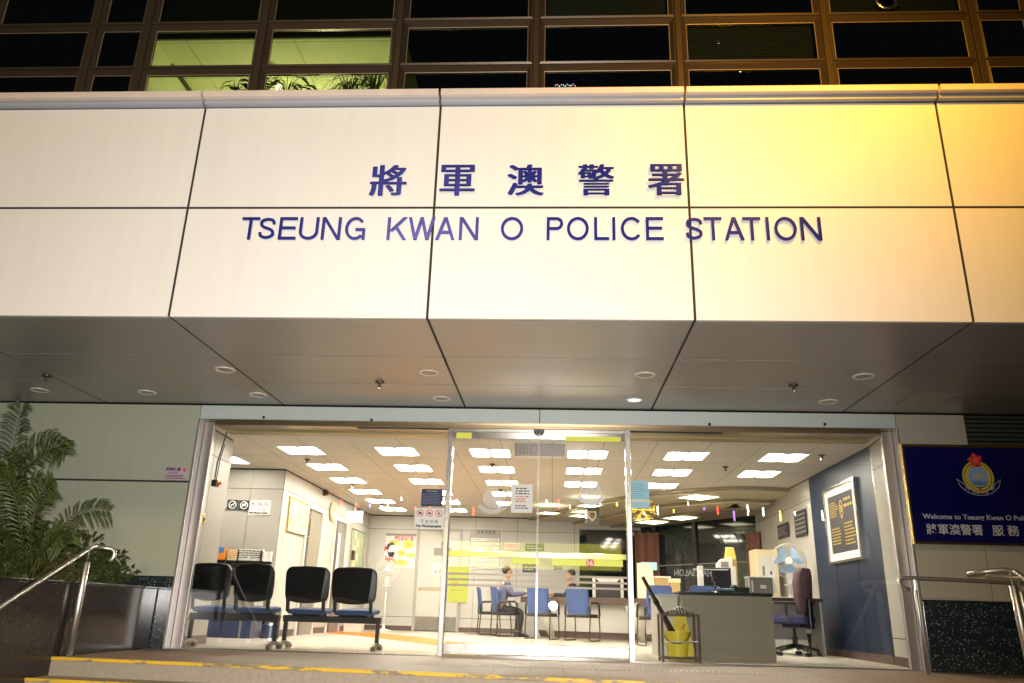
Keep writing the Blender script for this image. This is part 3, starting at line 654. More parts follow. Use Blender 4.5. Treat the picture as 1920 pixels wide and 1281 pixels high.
def letter(ch, w, h, t, d=.012):
    mb = MB(); k = [0]
    def rib(p, closed=False, tt=t): k[0] += 1; ribbon(mb, p, tt, -d - .0005 * k[0], 0, closed)
    def quad(p): k[0] += 1; mb.prism(p, -d - .0005 * k[0], 0)
    def V(x): rib([(x, 0), (x, h)])
    def H(z, a, b): rib([(a, z), (b, z)])
    def D(xa, za, xb, zb, tw): quad([(xa, za), (xa + tw, za), (xb + tw, zb), (xb, zb)])
    e = t / 2
    if ch == 'T': H(h - e, 0, w); rib([(w / 2, 0), (w / 2, h - t)])
    elif ch == 'E': V(e); H(h - e, t, w); H(h * .52, t, w * .93); H(e, t, w)
    elif ch == 'L': V(e); H(e, t, w)
    elif ch == 'I': V(w / 2)
    elif ch == 'N': V(e); V(w - e); D(w - t * 1.25, 0, 0, h, t * 1.25)
    elif ch == 'U': rib([(e, h), (e, w * .45)] + ell(w / 2, w * .45, w / 2 - e, w * .45 - e, 180, 360) + [(w - e, h)])
    elif ch == 'O': rib(ell(w / 2, h / 2, w / 2 - e, h / 2 - e + .002, 0, 360, 36)[:-1], True)
    elif ch == 'C': rib(ell(w * .52, h / 2, w * .52 - e, h / 2 - e + .002, 38, 322, 30))
    elif ch == 'G': rib(ell(w * .5, h / 2, w * .5 - e, h / 2 - e + .002, 40, 318, 30)); H(h * .45, w * .52, w - e * .1); rib([(w - e, h * .45 - e), (w - e, 0)])
    elif ch == 'P': V(e); rib([(t, h - e), (w * .5, h - e)] + ell(w - h * .27, h * .72, h * .27 - e, h * .28 - e, 90, -90, 14) + [(t, h * .44 + e)])
    elif ch == 'K': V(e); D(t * .6, h * .38, w - t * 1.4, h, t * 1.35); D(w - t * 1.35, 0, w * .32, h * .6, t * 1.3)
    elif ch == 'A': D(0, 0, w / 2 - t * .6, h, t * 1.1); D(w - t * 1.1, 0, w / 2 - t * .5, h, t * 1.1); H(h * .33, w * .2, w * .8)
    elif ch == 'W':
        q = w / 4 - t * .3; D(q, 0, 0, h, t * 1.1); D(q, 0, 2 * q, h, t * 1.1); D(3 * q, 0, 2 * q, h, t * 1.1); D(3 * q, 0, 4 * q, h, t * 1.1)
    elif ch == 'S':
        c = [(.94, .72), (.86, .90), (.5, .965), (.14, .88), (.10, .68), (.30, .56), (.68, .46), (.90, .34), (.88, .14), (.5, .035), (.12, .12), (.055, .30)]
        c = [(x * (w - t) + e, z * (h - t) + e) for x, z in c]; out = []
        for i in range(len(c) - 1):
            p0, p1, p2, p3 = [Vector(c[max(0, min(len(c) - 1, i + o))]) for o in (-1, 0, 1, 2)]
            for q in range(5):
                u = q / 5; out.append(.5 * (2 * p1 + (p2 - p0) * u + (2 * p0 - 5 * p1 + 4 * p2 - p3) * u * u + (3 * p1 - p0 - 3 * p2 + p3) * u ** 3))
        out.append(Vector(c[-1])); rib(out)
    return mb
LT = [('T', 452, 485), ('S', 484, 517), ('E', 523, 556), ('U', 561, 597), ('N', 603, 639), ('G', 647, 685), ('K', 726, 763), ('W', 765, 816), ('A', 817, 853), ('N', 861, 897), ('O', 939, 981),
      ('P', 1025, 1056), ('O', 1063, 1104), ('L', 1114, 1142), ('I', 1147, 1155), ('C', 1164, 1203), ('E', 1211, 1244), ('S', 1284, 1319), ('T', 1320, 1354), ('A', 1358, 1395), ('T', 1393, 1427), ('I', 1435, 1444), ('O', 1452, 1494), ('N', 1501, 1540)]
words = ['TSEUNG'] * 6 + ['KWAN'] * 4 + ['O'] + ['POLICE'] * 6 + ['STATION'] * 7
pos = ['first', 'second', 'third', 'fourth', 'fifth', 'sixth', 'seventh']
cnt = {}
z0, z1 = 3.455, 3.668
for (ch, a, b), wrd in zip(LT, words):
    i = cnt.get(wrd, 0); cnt[wrd] = i + 1
    xa, xb = at(a, 430, y=FY - .02).x, at(b, 430, y=FY - .02).x
    mb = letter(ch, xb - xa, z1 - z0, .0255)
    mb.map(lambda p: (p.x + xa, p.y + FY - .012, p.z + z0))
    o = mb.build('metal_letter', 'lettering'); tag(o, 'blue metal letter %s, %s letter of the word %s on the fascia' % (ch, pos[i], wrd) if wrd != 'O' else 'blue metal letter O standing alone between KWAN and POLICE on the fascia', 'letter', 'raised English letters on the fascia')
for ch, a, b, nm in (('將', 694, 763, 'leftmost'), ('軍', 825, 891, 'second'), ('澳', 951, 1020, 'middle'), ('警', 1083, 1152, 'fourth'), ('署', 1214, 1283, 'rightmost')):
    xa, xb = at(a, 338, y=FY - .02).x, at(b, 338, y=FY - .02).x
    mb = fit(glyphs(ch, .3, .012, songti=True, bold=-.0008), xa, 3.878, xb, 4.178); mb.map(lambda p: (p.x, p.y + FY - .023, p.z))
    tag(mb.build('metal_character', 'lettering'), 'blue metal Chinese character %s, %s of the five above the English name' % (ch, nm), 'letter', 'raised Chinese characters on the fascia')

# ================================================================== soffit fittings
ringm = mat('downlight_trim', (.75, .71, .62), .4, metal=.2)
litlens = emis('dim_lit_lens', (.9, .92, 1), 1.1)
DLP = [(-3.22, -1.46), (-4.51, -.52), (-5.76, -.56), (-3.23, -.47), (-1.12, -1.43), (-1.13, -.41), (1.05, -1.43), (1.04, -.45), (3.17, -1.46), (3.15, -.48)]
dn = ['front row, furthest left, beside the left sloping joint', 'back row over the left wall panels, second from the left', 'back row at the far left edge above the palm', 'back row above the left corner of the glazing',
      'front row, second from the left, above the left door post', 'back row above the left door post', 'front row, above the right door post', 'the only one glowing, back row above the right door post', 'front row, furthest right', 'back row above the right side glazing']
dproto = None
for k, ((x, y), lab) in enumerate(zip(DLP, dn)):
    if k == 7:
        t = thing('downlight', 'round recessed soffit downlight, ' + lab, 'downlight', (x, y, ZB), 0, 'round downlights in the canopy soffit')
        MB().lathe([(.072, .0), (.078, -.006), (.10, -.006), (.104, .0)], (0, 0, 0), 28).build('trim_ring', ringm, t, smooth=True)
        MB().lathe([(.001, -.003), (.072, -.003), (.072, -.001), (.001, -.001)], (0, 0, 0), 28).build('lens', litlens, t)
        continue
    if dproto is None:
        dproto = t = thing('downlight', 'round recessed soffit downlight, ' + lab, 'downlight', (x, y, ZB), 0, 'round downlights in the canopy soffit')
        MB().lathe([(.078, -.001), (.08, -.008), (.10, -.008), (.106, .001)], (0, 0, 0), 28).build('trim_ring', ringm, t, smooth=True)
        MB().lathe([(.001, -.003), (.078, -.003), (.078, -.001), (.001, -.001)], (0, 0, 0), 28).build('lens', mat('frosted_lens', (.30, .27, .21), .3), t)
    else: dup(dproto, (x, y, ZB), label='round recessed soffit downlight, ' + lab)
def sprinkler(x, y, z, lab, grp, s=1.):
    t = thing('sprinkler', lab, 'sprinkler', (x, y, z), 0, grp)
    MB().lathe([(.04 * s, 0), (.036 * s, -.012 * s), (.012 * s, -.016 * s), (.01 * s, -.05 * s)], (0, 0, 0), 16).build('escutcheon', 'brownmetal', t)
    d = MB().lathe([(.002, -.052 * s), (.022 * s, -.054 * s), (.022 * s, -.058 * s), (.002, -.06 * s)], (0, 0, 0), 12)
    d.bar((-.012 * s, 0, -.02 * s), (-.012 * s, 0, -.054 * s), .004 * s).bar((.012 * s, 0, -.02 * s), (.012 * s, 0, -.054 * s), .004 * s).build('deflector', 'chrome', t)
    return t
for x, y, l in ((-1.70, -1.07, 'sprinkler head in the soffit left of the centre panel, above the left side glazing'), (2.59, -1.13, 'sprinkler head in the soffit right of the centre panel, above the right side glazing'), (-5.29, -1.17, 'sprinkler head in the soffit at the far left above the palm')):
    sprinkler(x, y, ZB, l, 'sprinklers in the canopy soffit', 1.25)
hatch = MB()
for a, b in (((3.92, -.86), (4.42, -.83)), ((4.42, -.83), (4.42, -.40)), ((4.42, -.40), (3.90, -.43)), ((3.90, -.43), (3.92, -.86))): hatch.bar((*a, ZB - .002), (*b, ZB - .002), .012, .008)
tag(hatch.build('access_hatch', 'midgrey'), 'thin pale rectangular hatch frame in the soffit at far right', 'hatch')

# ================================================================== handrails
def rail(name, lab, pathpts, posts, r=.021):
    t = thing(name, lab, 'handrail', posts[0][0])
    def arcs(pts): return pts
    MB().tube(pathpts, r, 12).build('top_tube', 'railsteel', t, smooth=True, world=True)
    for base, top, rp in posts:
        b, tp = Vector(base), Vector(top); h = tp.z - b.z; n1 = b + (tp - b) * (1 - .11 / h)
        p = MB().tube([b, n1 - Vector((0, 0, .004)), n1], [rp, rp, rp * .85], 16).build('post', 'railsteel', t, smooth=False, world=True)
        for f in p.data.polygons: f.use_smooth = True
        MB().tube([n1, tp], .008, 8).build('pin', 'chrome', p, world=True)
        MB().lathe([(rp * 1.7, 0), (rp * 1.7, .006), (rp * 1.05, .009)], b, 18).build('base_flange', 'chrome', p, world=True)
    return t
def curl(c, r, a0, a1, plane='xz', n=12): return [Vector(c) + Vector((r * math.cos(R(a0 + (a1 - a0) * i / n)), 0, r * math.sin(R(a0 + (a1 - a0) * i / n)))) for i in range(n + 1)]
ax = -4.2
pts = [(ax - .02, -6.2, -1.55), (ax - .045, -2.6, .425), (ax, -1.72, .88), (ax, -1.58, .95), (ax, -1.52, .965), (ax + .02, -1.45, .965), (ax + .10, -1.40, .955), (ax + .135, -1.40, .93), (ax + .14, -1.40, .885), (ax + .12, -1.40, .85), (ax + .085, -1.40, .845)]
rail('handrail', 'stainless handrail climbing the left edge of the steps with a curled top end', pts, [((ax, -1.60, .0), (ax, -1.60, .93), .030), ((ax - .0, -2.66, -.30), (ax - .035, -2.66, .385), .032), ((ax - .01, -4.2, -.90), (ax - .01, -4.2, -.48), .03)], .020)
z = .915
pts = [(3.80, -.40, .80), (3.75, -.40, .805), (3.71, -.40, .83), (3.69, -.40, .865), (3.70, -.40, .90), (3.74, -.40, z), (3.82, -.40, z), (4.35, -.40, z - .01), (4.9, -.4, z - .03), (5.6, -.4, z - .03)]
rail('handrail', 'thin stainless handrail with a looped end beside the right door jamb', pts, [((3.86, -.40, 0), (3.85, -.40, z - .01), .016), ((5.35, -.40, 0), (5.35, -.40, z - .03), .016)], .019)
pts = [(3.98, -1.25, .92), (4.10, -1.35, .94), (4.225, -1.40, .955), (4.27, -1.52, .93), (4.30, -2.2, .55), (4.33, -5.5, -1.35)]
rail('handrail', 'thick stainless stair handrail at the right edge sloping down toward the street', pts, [((4.30, -1.43, 0), (4.265, -1.43, .93), .034), ((4.315, -2.9, -.45), (4.31, -2.9, .12), .034)], .021)
pts = [(4.35, -.85, .93), (4.9, -1.0, .90), (5.6, -1.2, .86)]
rail('handrail', 'short stainless handrail behind the thick stair rail at the right edge', pts, [((4.62, -.92, .45), (4.60, -.92, .90), .028)], .02)

# ================================================================== signs outside
s = thing('welcome_sign', 'navy blue welcome sign in a brass frame with a crest, right of the entrance', 'sign', (4.02, -.1, 1.28))
SW, SH = 2.3, 1.09
MB().box(.03, 0, .03, SW - .03, .035, SH - .03).build('board', 'navysign', s)
for a, b, c_, d in ((0, 0, SW, .03), (0, SH - .03, SW, SH), (0, .03, .03, SH - .03), (SW - .03, .03, SW, SH - .03)): MB().box(a, -.02, b, c_, .045, d).build('frame', 'brass', s, bevel=.004)
MB().box(.1, .046, .2, SW - .1, .095, .3).build('bracket', 'steel', s)
text('Welcome to Tseung Kwan O Police Station', .14, .29, .074, 'signwhite', s, align='LEFT', bold=.001, w=1.38)
text('將軍澳警署', .16, .163, .12, 'signwhite', s, align='LEFT', bold=.0012, w=.59); text('服 務', .85, .163, .12, 'signwhite', s, align='LEFT', bold=.0012, w=.28); text('承 諾', 1.25, .163, .12, 'signwhite', s, align='LEFT', bold=.0012, w=.33)
ex, ez = .795, .735     # crest
cr = MB().prism(circ(.105, 28, ex, ez), -.004, 0).build('crest_disc', 'paleblue', s)
rg = MB(); ribbon(rg, [(ex + .108 * math.cos(R(a)), ez + .108 * math.sin(R(a))) for a in range(0, 360, 12)], .008, -.006, 0, True); rg.build('ring', 'signwhite', cr)
bb = MB(); bb.box(ex - .07, -.0055, ez - .025, ex + .07, -.004, ez + .02); bb.box(ex - .05, -.0058, ez - .01, ex + .055, -.0045, ez + .045); bb.box(ex - .015, -.0061, ez + .02, ex + .02, -.0045, ez + .07); bb.build('harbour_scene', mat('sand_grey_enamel', (.40, .42, .36), .5), cr)
bb = MB(); bb.prism([(ex - .1, ez - .05), (ex - .06, ez - .055), (ex, ez - .045), (ex + .06, ez - .055), (ex + .1, ez - .05), (ex + .06, ez - .085), (ex, ez - .1), (ex - .06, ez - .085)], -.0062, -.0045); bb.build('water', mat('mid_blue_enamel', (.10, .20, .42), .5), cr)
lw = MB()
for sgn in (-1, 1):
    for i in range(15):
        a = R(-84 + i * 10.5); rr = .140; px, pz = ex + sgn * rr * math.cos(a), ez + rr * 1.06 * math.sin(a)
        for off, tilt in ((.016, .5), (-.014, -.5)):
            cx, cz = px + sgn * off * math.cos(a), pz + off * math.sin(a); ang = a + math.pi / 2 - tilt
            dx, dz = sgn * math.cos(ang), math.sin(ang); q = [(cx - dx * .024, cz - dz * .024), (cx - dz * .010, cz + dx * .010), (cx + dx * .026, cz + dz * .026), (cx + dz * .010, cz - dx * .010)]
            if sgn < 0: q = q[::-1]
            lw.prism(q, -.0055 - .0002 * (i % 3) - (.0003 if off > 0 else 0), 0)
lw.build('laurel_wreath', 'crestyellow', s)
fl = MB(); fx, fz = ex - .005, ez + .185
for k in range(5):
    a = R(90 + 72 * k); d = Vector((math.cos(a), math.sin(a))); n_ = Vector((-d.y, d.x)); P_ = []
    for u, wv in ((.008, .006), (.03, .026), (.052, .030), (.070, .018), (.080, .0)): P_.append((u, wv))
    poly = [(fx + d.x * u - n_.x * v + n_.x * .010 * (u / .08) ** 2 * 1.6, fz + d.y * u - n_.y * v + n_.y * .016 * (u / .08) ** 2) for u, v in P_] + [(fx + d.x * u + n_.x * v + n_.x * .010 * (u / .08) ** 2, fz + d.y * u + n_.y * v + n_.y * .016 * (u / .08) ** 2) for u, v in reversed(P_[:-1])]
    fl.prism(poly, -.008 - .0002 * k, 0)
fb = fl.build('red_flower', mat('flower_red', (.75, .05, .02), .4), s)
st = MB()
for k in range(5):
    a = R(90 + 72 * k); ribbon(st, [(fx, fz), (fx + .035 * math.cos(a + .15), fz + .035 * math.sin(a + .15))], .0025, -.010 - .0001 * k, -.008)
st.build('stamen', 'signwhite', fb)
rb = MB(); R_, r_ = .245, .205
cxr, czr = ex, ez + .06
arc = lambda rr, a0, a1, n=14: [(cxr + rr * math.cos(R(a0 + (a1 - a0) * i / n)), czr + rr * math.sin(R(a0 + (a1 - a0) * i / n))) for i in range(n + 1)]
for ln in (arc(.262, 218, 322), arc(.215, 222, 318), [arc(.262, 218, 322)[0], (cxr - .235, czr - .085), arc(.215, 222, 318)[0]], [arc(.262, 218, 322)[-1], (cxr + .235, czr - .085), arc(.215, 222, 318)[-1]]): ribbon(rb, ln, .005, -.006, 0)
ribbon(rb, [(ex - .075, ez - .150), (ex - .075, ez - .195)], .004, -.007, 0); ribbon(rb, [(ex + .075, ez - .150), (ex + .075, ez - .195)], .004, -.007, 0)
rbo = rb.build('ribbon', 'signwhite', s)
for tx, x, z_, w_, rz in (('香港', ex - .135, ez - .128, .05, -.62), ('警察', ex + .135, ez - .128, .05, .62), ('HONG KONG POLICE', ex, ez - .178, .125, 0)):
    mb = glyphs(tx, .04 if w_ < .1 else .02, .002, 1.); xs = [p.x for p in mb.v]; k = w_ / (max(xs) - min(xs)); c_, s_ = math.cos(rz), math.sin(rz)
    mb.map(lambda p: (x + (p.x * c_ - p.z * s_) * k, p.y - .007, z_ + (p.x * s_ + p.z * c_) * k)); mb.build('ribbon_lettering', 'signwhite', rbo)
MB().prism([(ex - .02, ez - .165), (ex - .014, ez - .125), (ex + .014, ez - .125), (ex + .02, ez - .165), (ex + .006, ez - .15), (ex - .006, ez - .15)], -.009, 0).build('red_knot', 'red', s)
pq = thing('wall_plaque', 'small pale no-smoking plaque on the green-grey wall by the left jamb', 'sign', (-4.40, -.008, 1.835))
MB().box(0, 0, 0, .27, .006, .155).build('plate', mat('pinkish_plate', (.50, .38, .42), .4), pq, bevel=.002)
text('嚴禁吸煙', .095, .122, .045, mat('purple_ink', (.10, .02, .10), .5, var=0), pq, bold=.001); text('NO SMOKING', .095, .082, .02, 'ink', pq); scribble(.012, .01, .255, .06, 3, 'ink', pq)
MB().prism(circ(.022, 16, .228, .118), -.002, 0).build('red_symbol', mat('faded_red', (.6, .12, .06), .5, var=0), pq)

# ================================================================== notices on the glass 
def sheet(name, lab, cat, u0, v0, u1, v1, y, m, z_first=True):
    a, b = at(u0, v0, y=y), at(u1, v1, y=y); x0, z1 = a.x, a.z; w_, h_ = b.x - a.x, a.z - b.z
    t = thing(name, lab, cat, (x0, y, b.z)); MB().box(0, 0, 0, w_, .0015, h_).build('sheet', m, t)
    return t, w_, h_
t, w_, h_ = sheet('paper_notice', 'white printed notice taped to the left glass door near the middle', 'notice', 959, 908, 998, 962, GY - .016, 'paper')
scribble(.05, h_ * .62, w_ - .04, h_ * .90, 3, 'ink', t); scribble(.05, h_ * .36, w_ - .04, h_ * .60, 3, mat('red_ink', (.6, .08, .05), .6, var=0), t); scribble(.05, h_ * .12, w_ - .04, h_ * .28, 2, 'ink', t)
t, w_, h_ = sheet('paper_notice', 'dark navy printed notice on the left side glass above the photography sign', 'notice', 791, 917, 829, 950, GY - .006, 'navy')
scribble(.06, h_ * .84, w_ - .06, h_ * .92, 1, 'signwhite', t, fill=.9); scribble(.015, h_ * .1, w_ - .015, h_ * .78, 8, mat('dim_print', (.25, .25, .35), .6, var=0), t, th=.3)
t, w_, h_ = sheet('paper_notice', 'light blue printed notice on the right side glass beside the door post', 'notice', 1180, 901, 1218, 953, GY - .006, 'bluepaper')
scribble(.03, h_ * .35, w_ - .03, h_ * .9, 8, mat('blue_ink', (.08, .22, .35), .6, var=0), t, th=.25); MB().box(-.004, -.001, h_ * .22, w_ + .004, .0005 + .001, h_ * .30).build('tape', 'creampaper', t)
redm = mat('prohibition_red', (.70, .05, .04), .5, var=0)
def nophoto(t, w_, h_, sh='不准拍攝', en='No Photography'):
    for k, cx in enumerate((.19, .5, .81)):
        c = MB(); r = h_ * .155; X, Z = cx * w_, h_ * .75
        ribbon(c, [(X + r * math.cos(R(a)), Z + r * math.sin(R(a))) for a in range(0, 360, 15)], r * .2, -.003, 0, True); ribbon(c, [(X - r * .66, Z + r * .66), (X + r * .66, Z - r * .66)], r * .16, -.0045, 0)
        c.build('prohibition_ring', redm, t)
        i = MB()
        if k == 0: i.box(X - r * .5, -.0025, Z - r * .35, X + r * .5, 0, Z + r * .22); i.box(X - r * .2, -.0024, Z + r * .22, X + r * .2, 0, Z + r * .42); i.prism(circ(r * .2, 10, X, Z - r * .06), -.0028, 0)
        elif k == 1: i.box(X - r * .5, -.0025, Z - r * .3, X + r * .15, 0, Z + r * .3); i.prism([(X + r * .15, Z - r * .1), (X + r * .55, Z - r * .3), (X + r * .55, Z + r * .3), (X + r * .15, Z + r * .1)], -.0024, 0)
        else: i.box(X - r * .2, -.0025, Z - r * .5, X + r * .2, 0, Z + r * .3); i.box(X - r * .2, -.0024, Z + r * .3, X - r * .05, 0, Z + r * .55)
        i.build('pictogram', 'ink', t)
    text(sh, w_ / 2, h_ * .36, h_ * .2, mat('grey_ink', (.18, .18, .17), .6, var=0), t, spacing=1.25); text(en, w_ / 2, h_ * .13, h_ * .16, 'ink', t, bold=.002, w=w_ * .86)
t, w_, h_ = sheet('photography_sign', 'white no-photography sign on the left side glass beside the chrome door post', 'sign', 778, 952, 832, 993, GY - .006, 'paper'); nophoto(t, w_, h_)
for (u0, v0, u1, v1), lab in (((841, 1062, 877, 1130), 'tall fluorescent yellow sheet on the left door leaf below the push bar'),):
    t, w_, h_ = sheet('yellow_sheet', lab, 'notice', u0, v0, u1, v1, GY - .014, 'yelpaper')
    c = MB(); ribbon(c, [(w_ * .36 + .028 * math.cos(R(a)), h_ * .52 + .028 * math.sin(R(a))) for a in range(0, 360, 20)], .006, -.003, 0, True); ribbon(c, [(w_ * .36 - .02, h_ * .52), (w_ * .36 + .02, h_ * .52)], .006, -.004, 0); c.build('round_mark', mat('orange_ink', (.85, .35, .05), .5, var=0), t); scribble(.04, h_ * .3, w_ - .05, h_ * .37, 1, mat('faint_ink', (.55, .6, .1), .5, var=0), t)
for (u0, v0, u1, v1), lab in (((959, 1046, 1012, 1058), 'short fluorescent yellow strip under the push bar near the meeting of the doors'), ((1035, 1047, 1168, 1063), 'long fluorescent yellow strip under the push bar of the right door leaf'), ((856, 811, 884, 822), 'short fluorescent yellow tape at the left end of the door top rail'), ((1060, 818, 1164, 829), 'long fluorescent yellow tape along the right end of the door top rail')):
    t, w_, h_ = sheet('yellow_strip', lab, 'notice', u0, v0, u1, v1, GY - .014 if v0 > 1000 else GY - .0225, 'yelpaper')
    if w_ > .5 and v1 < 1070 and v0 > 1000:
        c = MB(); c.prism(circ(.045, 20, w_ * .54, h_ * .45), -.003, 0); c.build('round_mark', redm, t); text('16', w_ * .54, h_ * .45, .07, 'paper', t, y=-.005, bold=.003)

# ================================================================== the street behind the camera (seen only in reflections)
def reflect_thing(name, lab, cat, x, y, z): return thing(name, lab, cat, (x, y, z))
sg = thing('reflected_lit_board', 'long glowing yellow board added across the street, giving yellow reflections', 'sign', (-.4, -15.5, 1.72))
MB().box(-2.6, -.15, 0, 2.6, 0, .75).build('light_box', emis('yellow_reflection_glow', (1, .95, .12), 2.6), sg); MB().box(-2.7, -.18, -.06, 2.7, -.155, .82).build('frame', 'steel', sg)  # added emissive board in place of a van's yellow stripe, gives yellow reflections
hs = thing('reflected_lit_board', 'small white lit hair salon sign across the street', 'sign', (4.3, -15.4, 1.55), math.pi)
text('HAIR SALON', 0, .15, .26, emis('white_lightbox', (1, 1, .95), 3), hs, w=1.1, bold=.005); MB().box(-.7, .01, 0, .7, .08, .3).build('backing', 'black', hs)
fs_ = thing('string_lights', 'string of hanging coloured festive tube lights across the street', 'lights', (0, -19.5, 4.1))
cb = []; rnd = random.Random(3)
cols = [emis('white_tube', (1, 1, .85), 40), emis('red_tube', (1, .05, .03), 30), emis('yellow_tube', (1, .75, .1), 30), emis('violet_tube', (.35, .15, 1), 30)]
for i in range(34):
    x = -7.5 + i * .52 + rnd.uniform(-.12, .12); z = rnd.uniform(-.15, .25); L = rnd.choice((.1, .3, .35, .12)); m_ = cols[rnd.choice((0, 0, 0, 0, 1, 2, 0, 1, 3))]
    MB().tube([(x, 0, z), (x + .01, 0, z - L)], .03, 6).build('bulb', m_, fs_); cb.append((x, 0, .35 + .1 * math.sin(i * .7)))
MB().tube(cb, .012, 5).build('cable', 'black', fs_)
sf = thing('star_ornament', 'glowing yellow snowflake ornament hung across the street', 'ornament', (3.32, -19.4, 4.02))
so = MB()
for k in range(6):
    a = R(60 * k); so.tube([(0, 0, 0), (.42 * math.cos(a), 0, .42 * math.sin(a))], .03, 5)
    for q in (.22, .34):
        for sgn in (-1, 1): so.tube([(q * math.cos(a), 0, q * math.sin(a)), ((q + .12) * math.cos(a + sgn * .35), 0, (q + .12) * math.sin(a + sgn * .35))], .022, 5)
so.build('glowing_frame', emis('yellow_ornament', (1, .7, .06), 12), sf)
# ================================================================== lobby ceiling
CX = [-3.45, -2.08, -.75, .62, 1.99, 3.33]; RY = [2.02 + 1.37 * k for k in range(6)]
ordn = ['first', 'second', 'third', 'fourth', 'fifth', 'sixth']
rows = {0: range(6), 1: range(6), 2: range(5), 3: range(3), 4: range(3), 5: range(2)}
proto = None
def ceil_light(x, y, lab):
    global proto
    if proto is None:
        t = thing('ceiling_light', lab, 'ceiling light', (x, y, CZ), 0, 'recessed ceiling lights in the lobby')
        f = MB(); k = .30; z_ = -.006
        for a, b, c_, d in ((-k, -k, k, -k + .02), (-k, k - .02, k, k), (-k, -k + .02, -k + .02, k - .02), (k - .02, -k + .02, k, k - .02)): f.box(a, b, z_, c_, d, .03)
        f.build('frame', 'white', t); MB().box(-.008, -.28, -.004, .008, .28, -.001).build('divider', 'white', t)
        MB().box(-.28, -.28, .0, .28, .28, .012).build('louvre', 'tube', t); proto = t; return t
    return dup(proto, (x, y, CZ), label=lab)
for r in range(6):
    for c in range(6):
        if c not in rows[r]: continue
        ceil_light(CX[c] - (.0 if c != 0 else .03), RY[r] + (.04 if c == 0 else 0), 'square louvred ceiling light, %s row from the entrance, %s column from the left' % (ordn[r], ordn[c]))
ceil_light(-4.95, 2.95, 'square louvred ceiling light alone over the alcove at far left')
for k, (u, v, lab) in enumerate(((1310, 932, 'square lit panel in the curved bulkhead soffit above the report desk'), (1275, 971, 'large bright panel in the low office ceiling near the dark windows'), (1222, 979, 'bright panel in the low office ceiling left of the larger one'), (1030, 962, 'skewed lit panel in the bulkhead left of the framed crest'), (1088, 967, 'skewed lit panel just right of its neighbour by the framed crest'), (1105, 948, 'skewed lit panel behind the ribbon of the glass crest'))):
    p = at(u, v, z=2.50 if k != 0 else 2.515); zz = 2.41 if k in (1, 2) else (2.515 if k == 0 else 2.44)
    p = at(u, v, z=zz)
    t = thing('bulkhead_light', lab, 'ceiling light', (p.x, p.y, zz), R(28), 'lit panels around the curved bulkhead'); q_ = .17 if k > 2 else .26; MB().box(-q_, -q_, -.006, q_, q_, .0).build('panel', 'tube2', t); t.scale = (1, 1, 1)
    f = MB()
    for a, b, c_, d in ((-q_ - .03, -q_ - .03, q_ + .03, -q_ - .003), (-q_ - .03, q_ + .003, q_ + .03, q_ + .03), (-q_ - .03, -q_ - .003, -q_ - .003, q_ + .003), (q_ + .003, -q_ - .003, q_ + .03, q_ + .003)): f.box(a, b, -.012, c_, d, .0)
    f.build('frame', 'white', t)
for (u, v), lab in (((576, 861), 'lobby sprinkler head between the two nearest lights at the left'), ((661, 909), 'lobby sprinkler head above the exit sign'), ((716, 945), 'lobby sprinkler head far back, right of the exit sign'), ((923, 870), 'lobby sprinkler head seen through the left door leaf, nearest'), ((938, 918), 'lobby sprinkler head seen through the left door leaf, further back'), ((1360, 875), 'lobby sprinkler head behind the right side glazing'), ((1541, 853), 'round ceiling detector near the blue wall panel')):
    p = at(u, v, z=CZ); sprinkler(p.x, p.y, CZ, lab, 'sprinklers in the lobby ceiling', 1.1)

p = at(965, 829, y=1.3); q0 = at(1060, 856, y=1.3)
hs_ = thing('hanging_sign', 'grey-brown sign board hanging under the lobby ceiling behind the door head', 'sign', (p.x, 1.3, q0.z))
w_, h_ = q0.x - p.x, p.z - q0.z; MB().box(0, 0, 0, w_, .03, h_).build('board', mat('grey_brown_board', (.22, .18, .16), .25), hs_, bevel=.004); text('出口', w_ * .28, h_ * .5, h_ * .75, 'brownmetal', hs_)
for x_ in (.06, w_ - .06): MB().tube([(x_, .015, h_), (x_, .015, CZ - q0.z)], .006, 6).build('rod', 'steel', hs_)
# ================================================================== wall fittings
def wallpt(u, v, wall):
    return {'L': at(u, v, x=lx + .03), 'A': at(u, v, y=3.67), 'B': at(u, v, y=10.07), 'R': at(u, v, x=4.14), 'Rf': at(u, v, x=4.15)}[wall]
def board(name, lab, cat, wall, u0, v0, u1, v1, m, th=.02, frame_=None, grp=None):
    """rectangle hung on a wall; local x to the right as one reads it, origin lower left"""
    a, b = wallpt(u0, v0, wall), wallpt(u1, v1, wall); rz = {'L': R(90), 'A': 0, 'B': 0, 'R': R(-90), 'Rf': R(-90)}[wall]
    w_ = abs(b.y - a.y) if wall in ('L', 'R', 'Rf') else b.x - a.x; zt, zb = max(a.z, b.z), min(a.z, b.z); h_ = zt - zb
    t = thing(name, lab, cat, (a.x, a.y, zb), rz, grp)
    MB().box(0, 0, 0, w_, th, h_).build('sheet' if th < .01 else 'panel', m, t)
    if frame_:
        fw, fm = frame_
        for q in ((-fw, -fw, w_ + fw, 0), (-fw, h_, w_ + fw, h_ + fw), (-fw, 0, 0, h_), (w_, 0, w_ + fw, h_)): MB().box(q[0], -.015, q[1], q[2], th + .005, q[3]).build('frame', fm, t, bevel=.003)
    return t, w_, h_
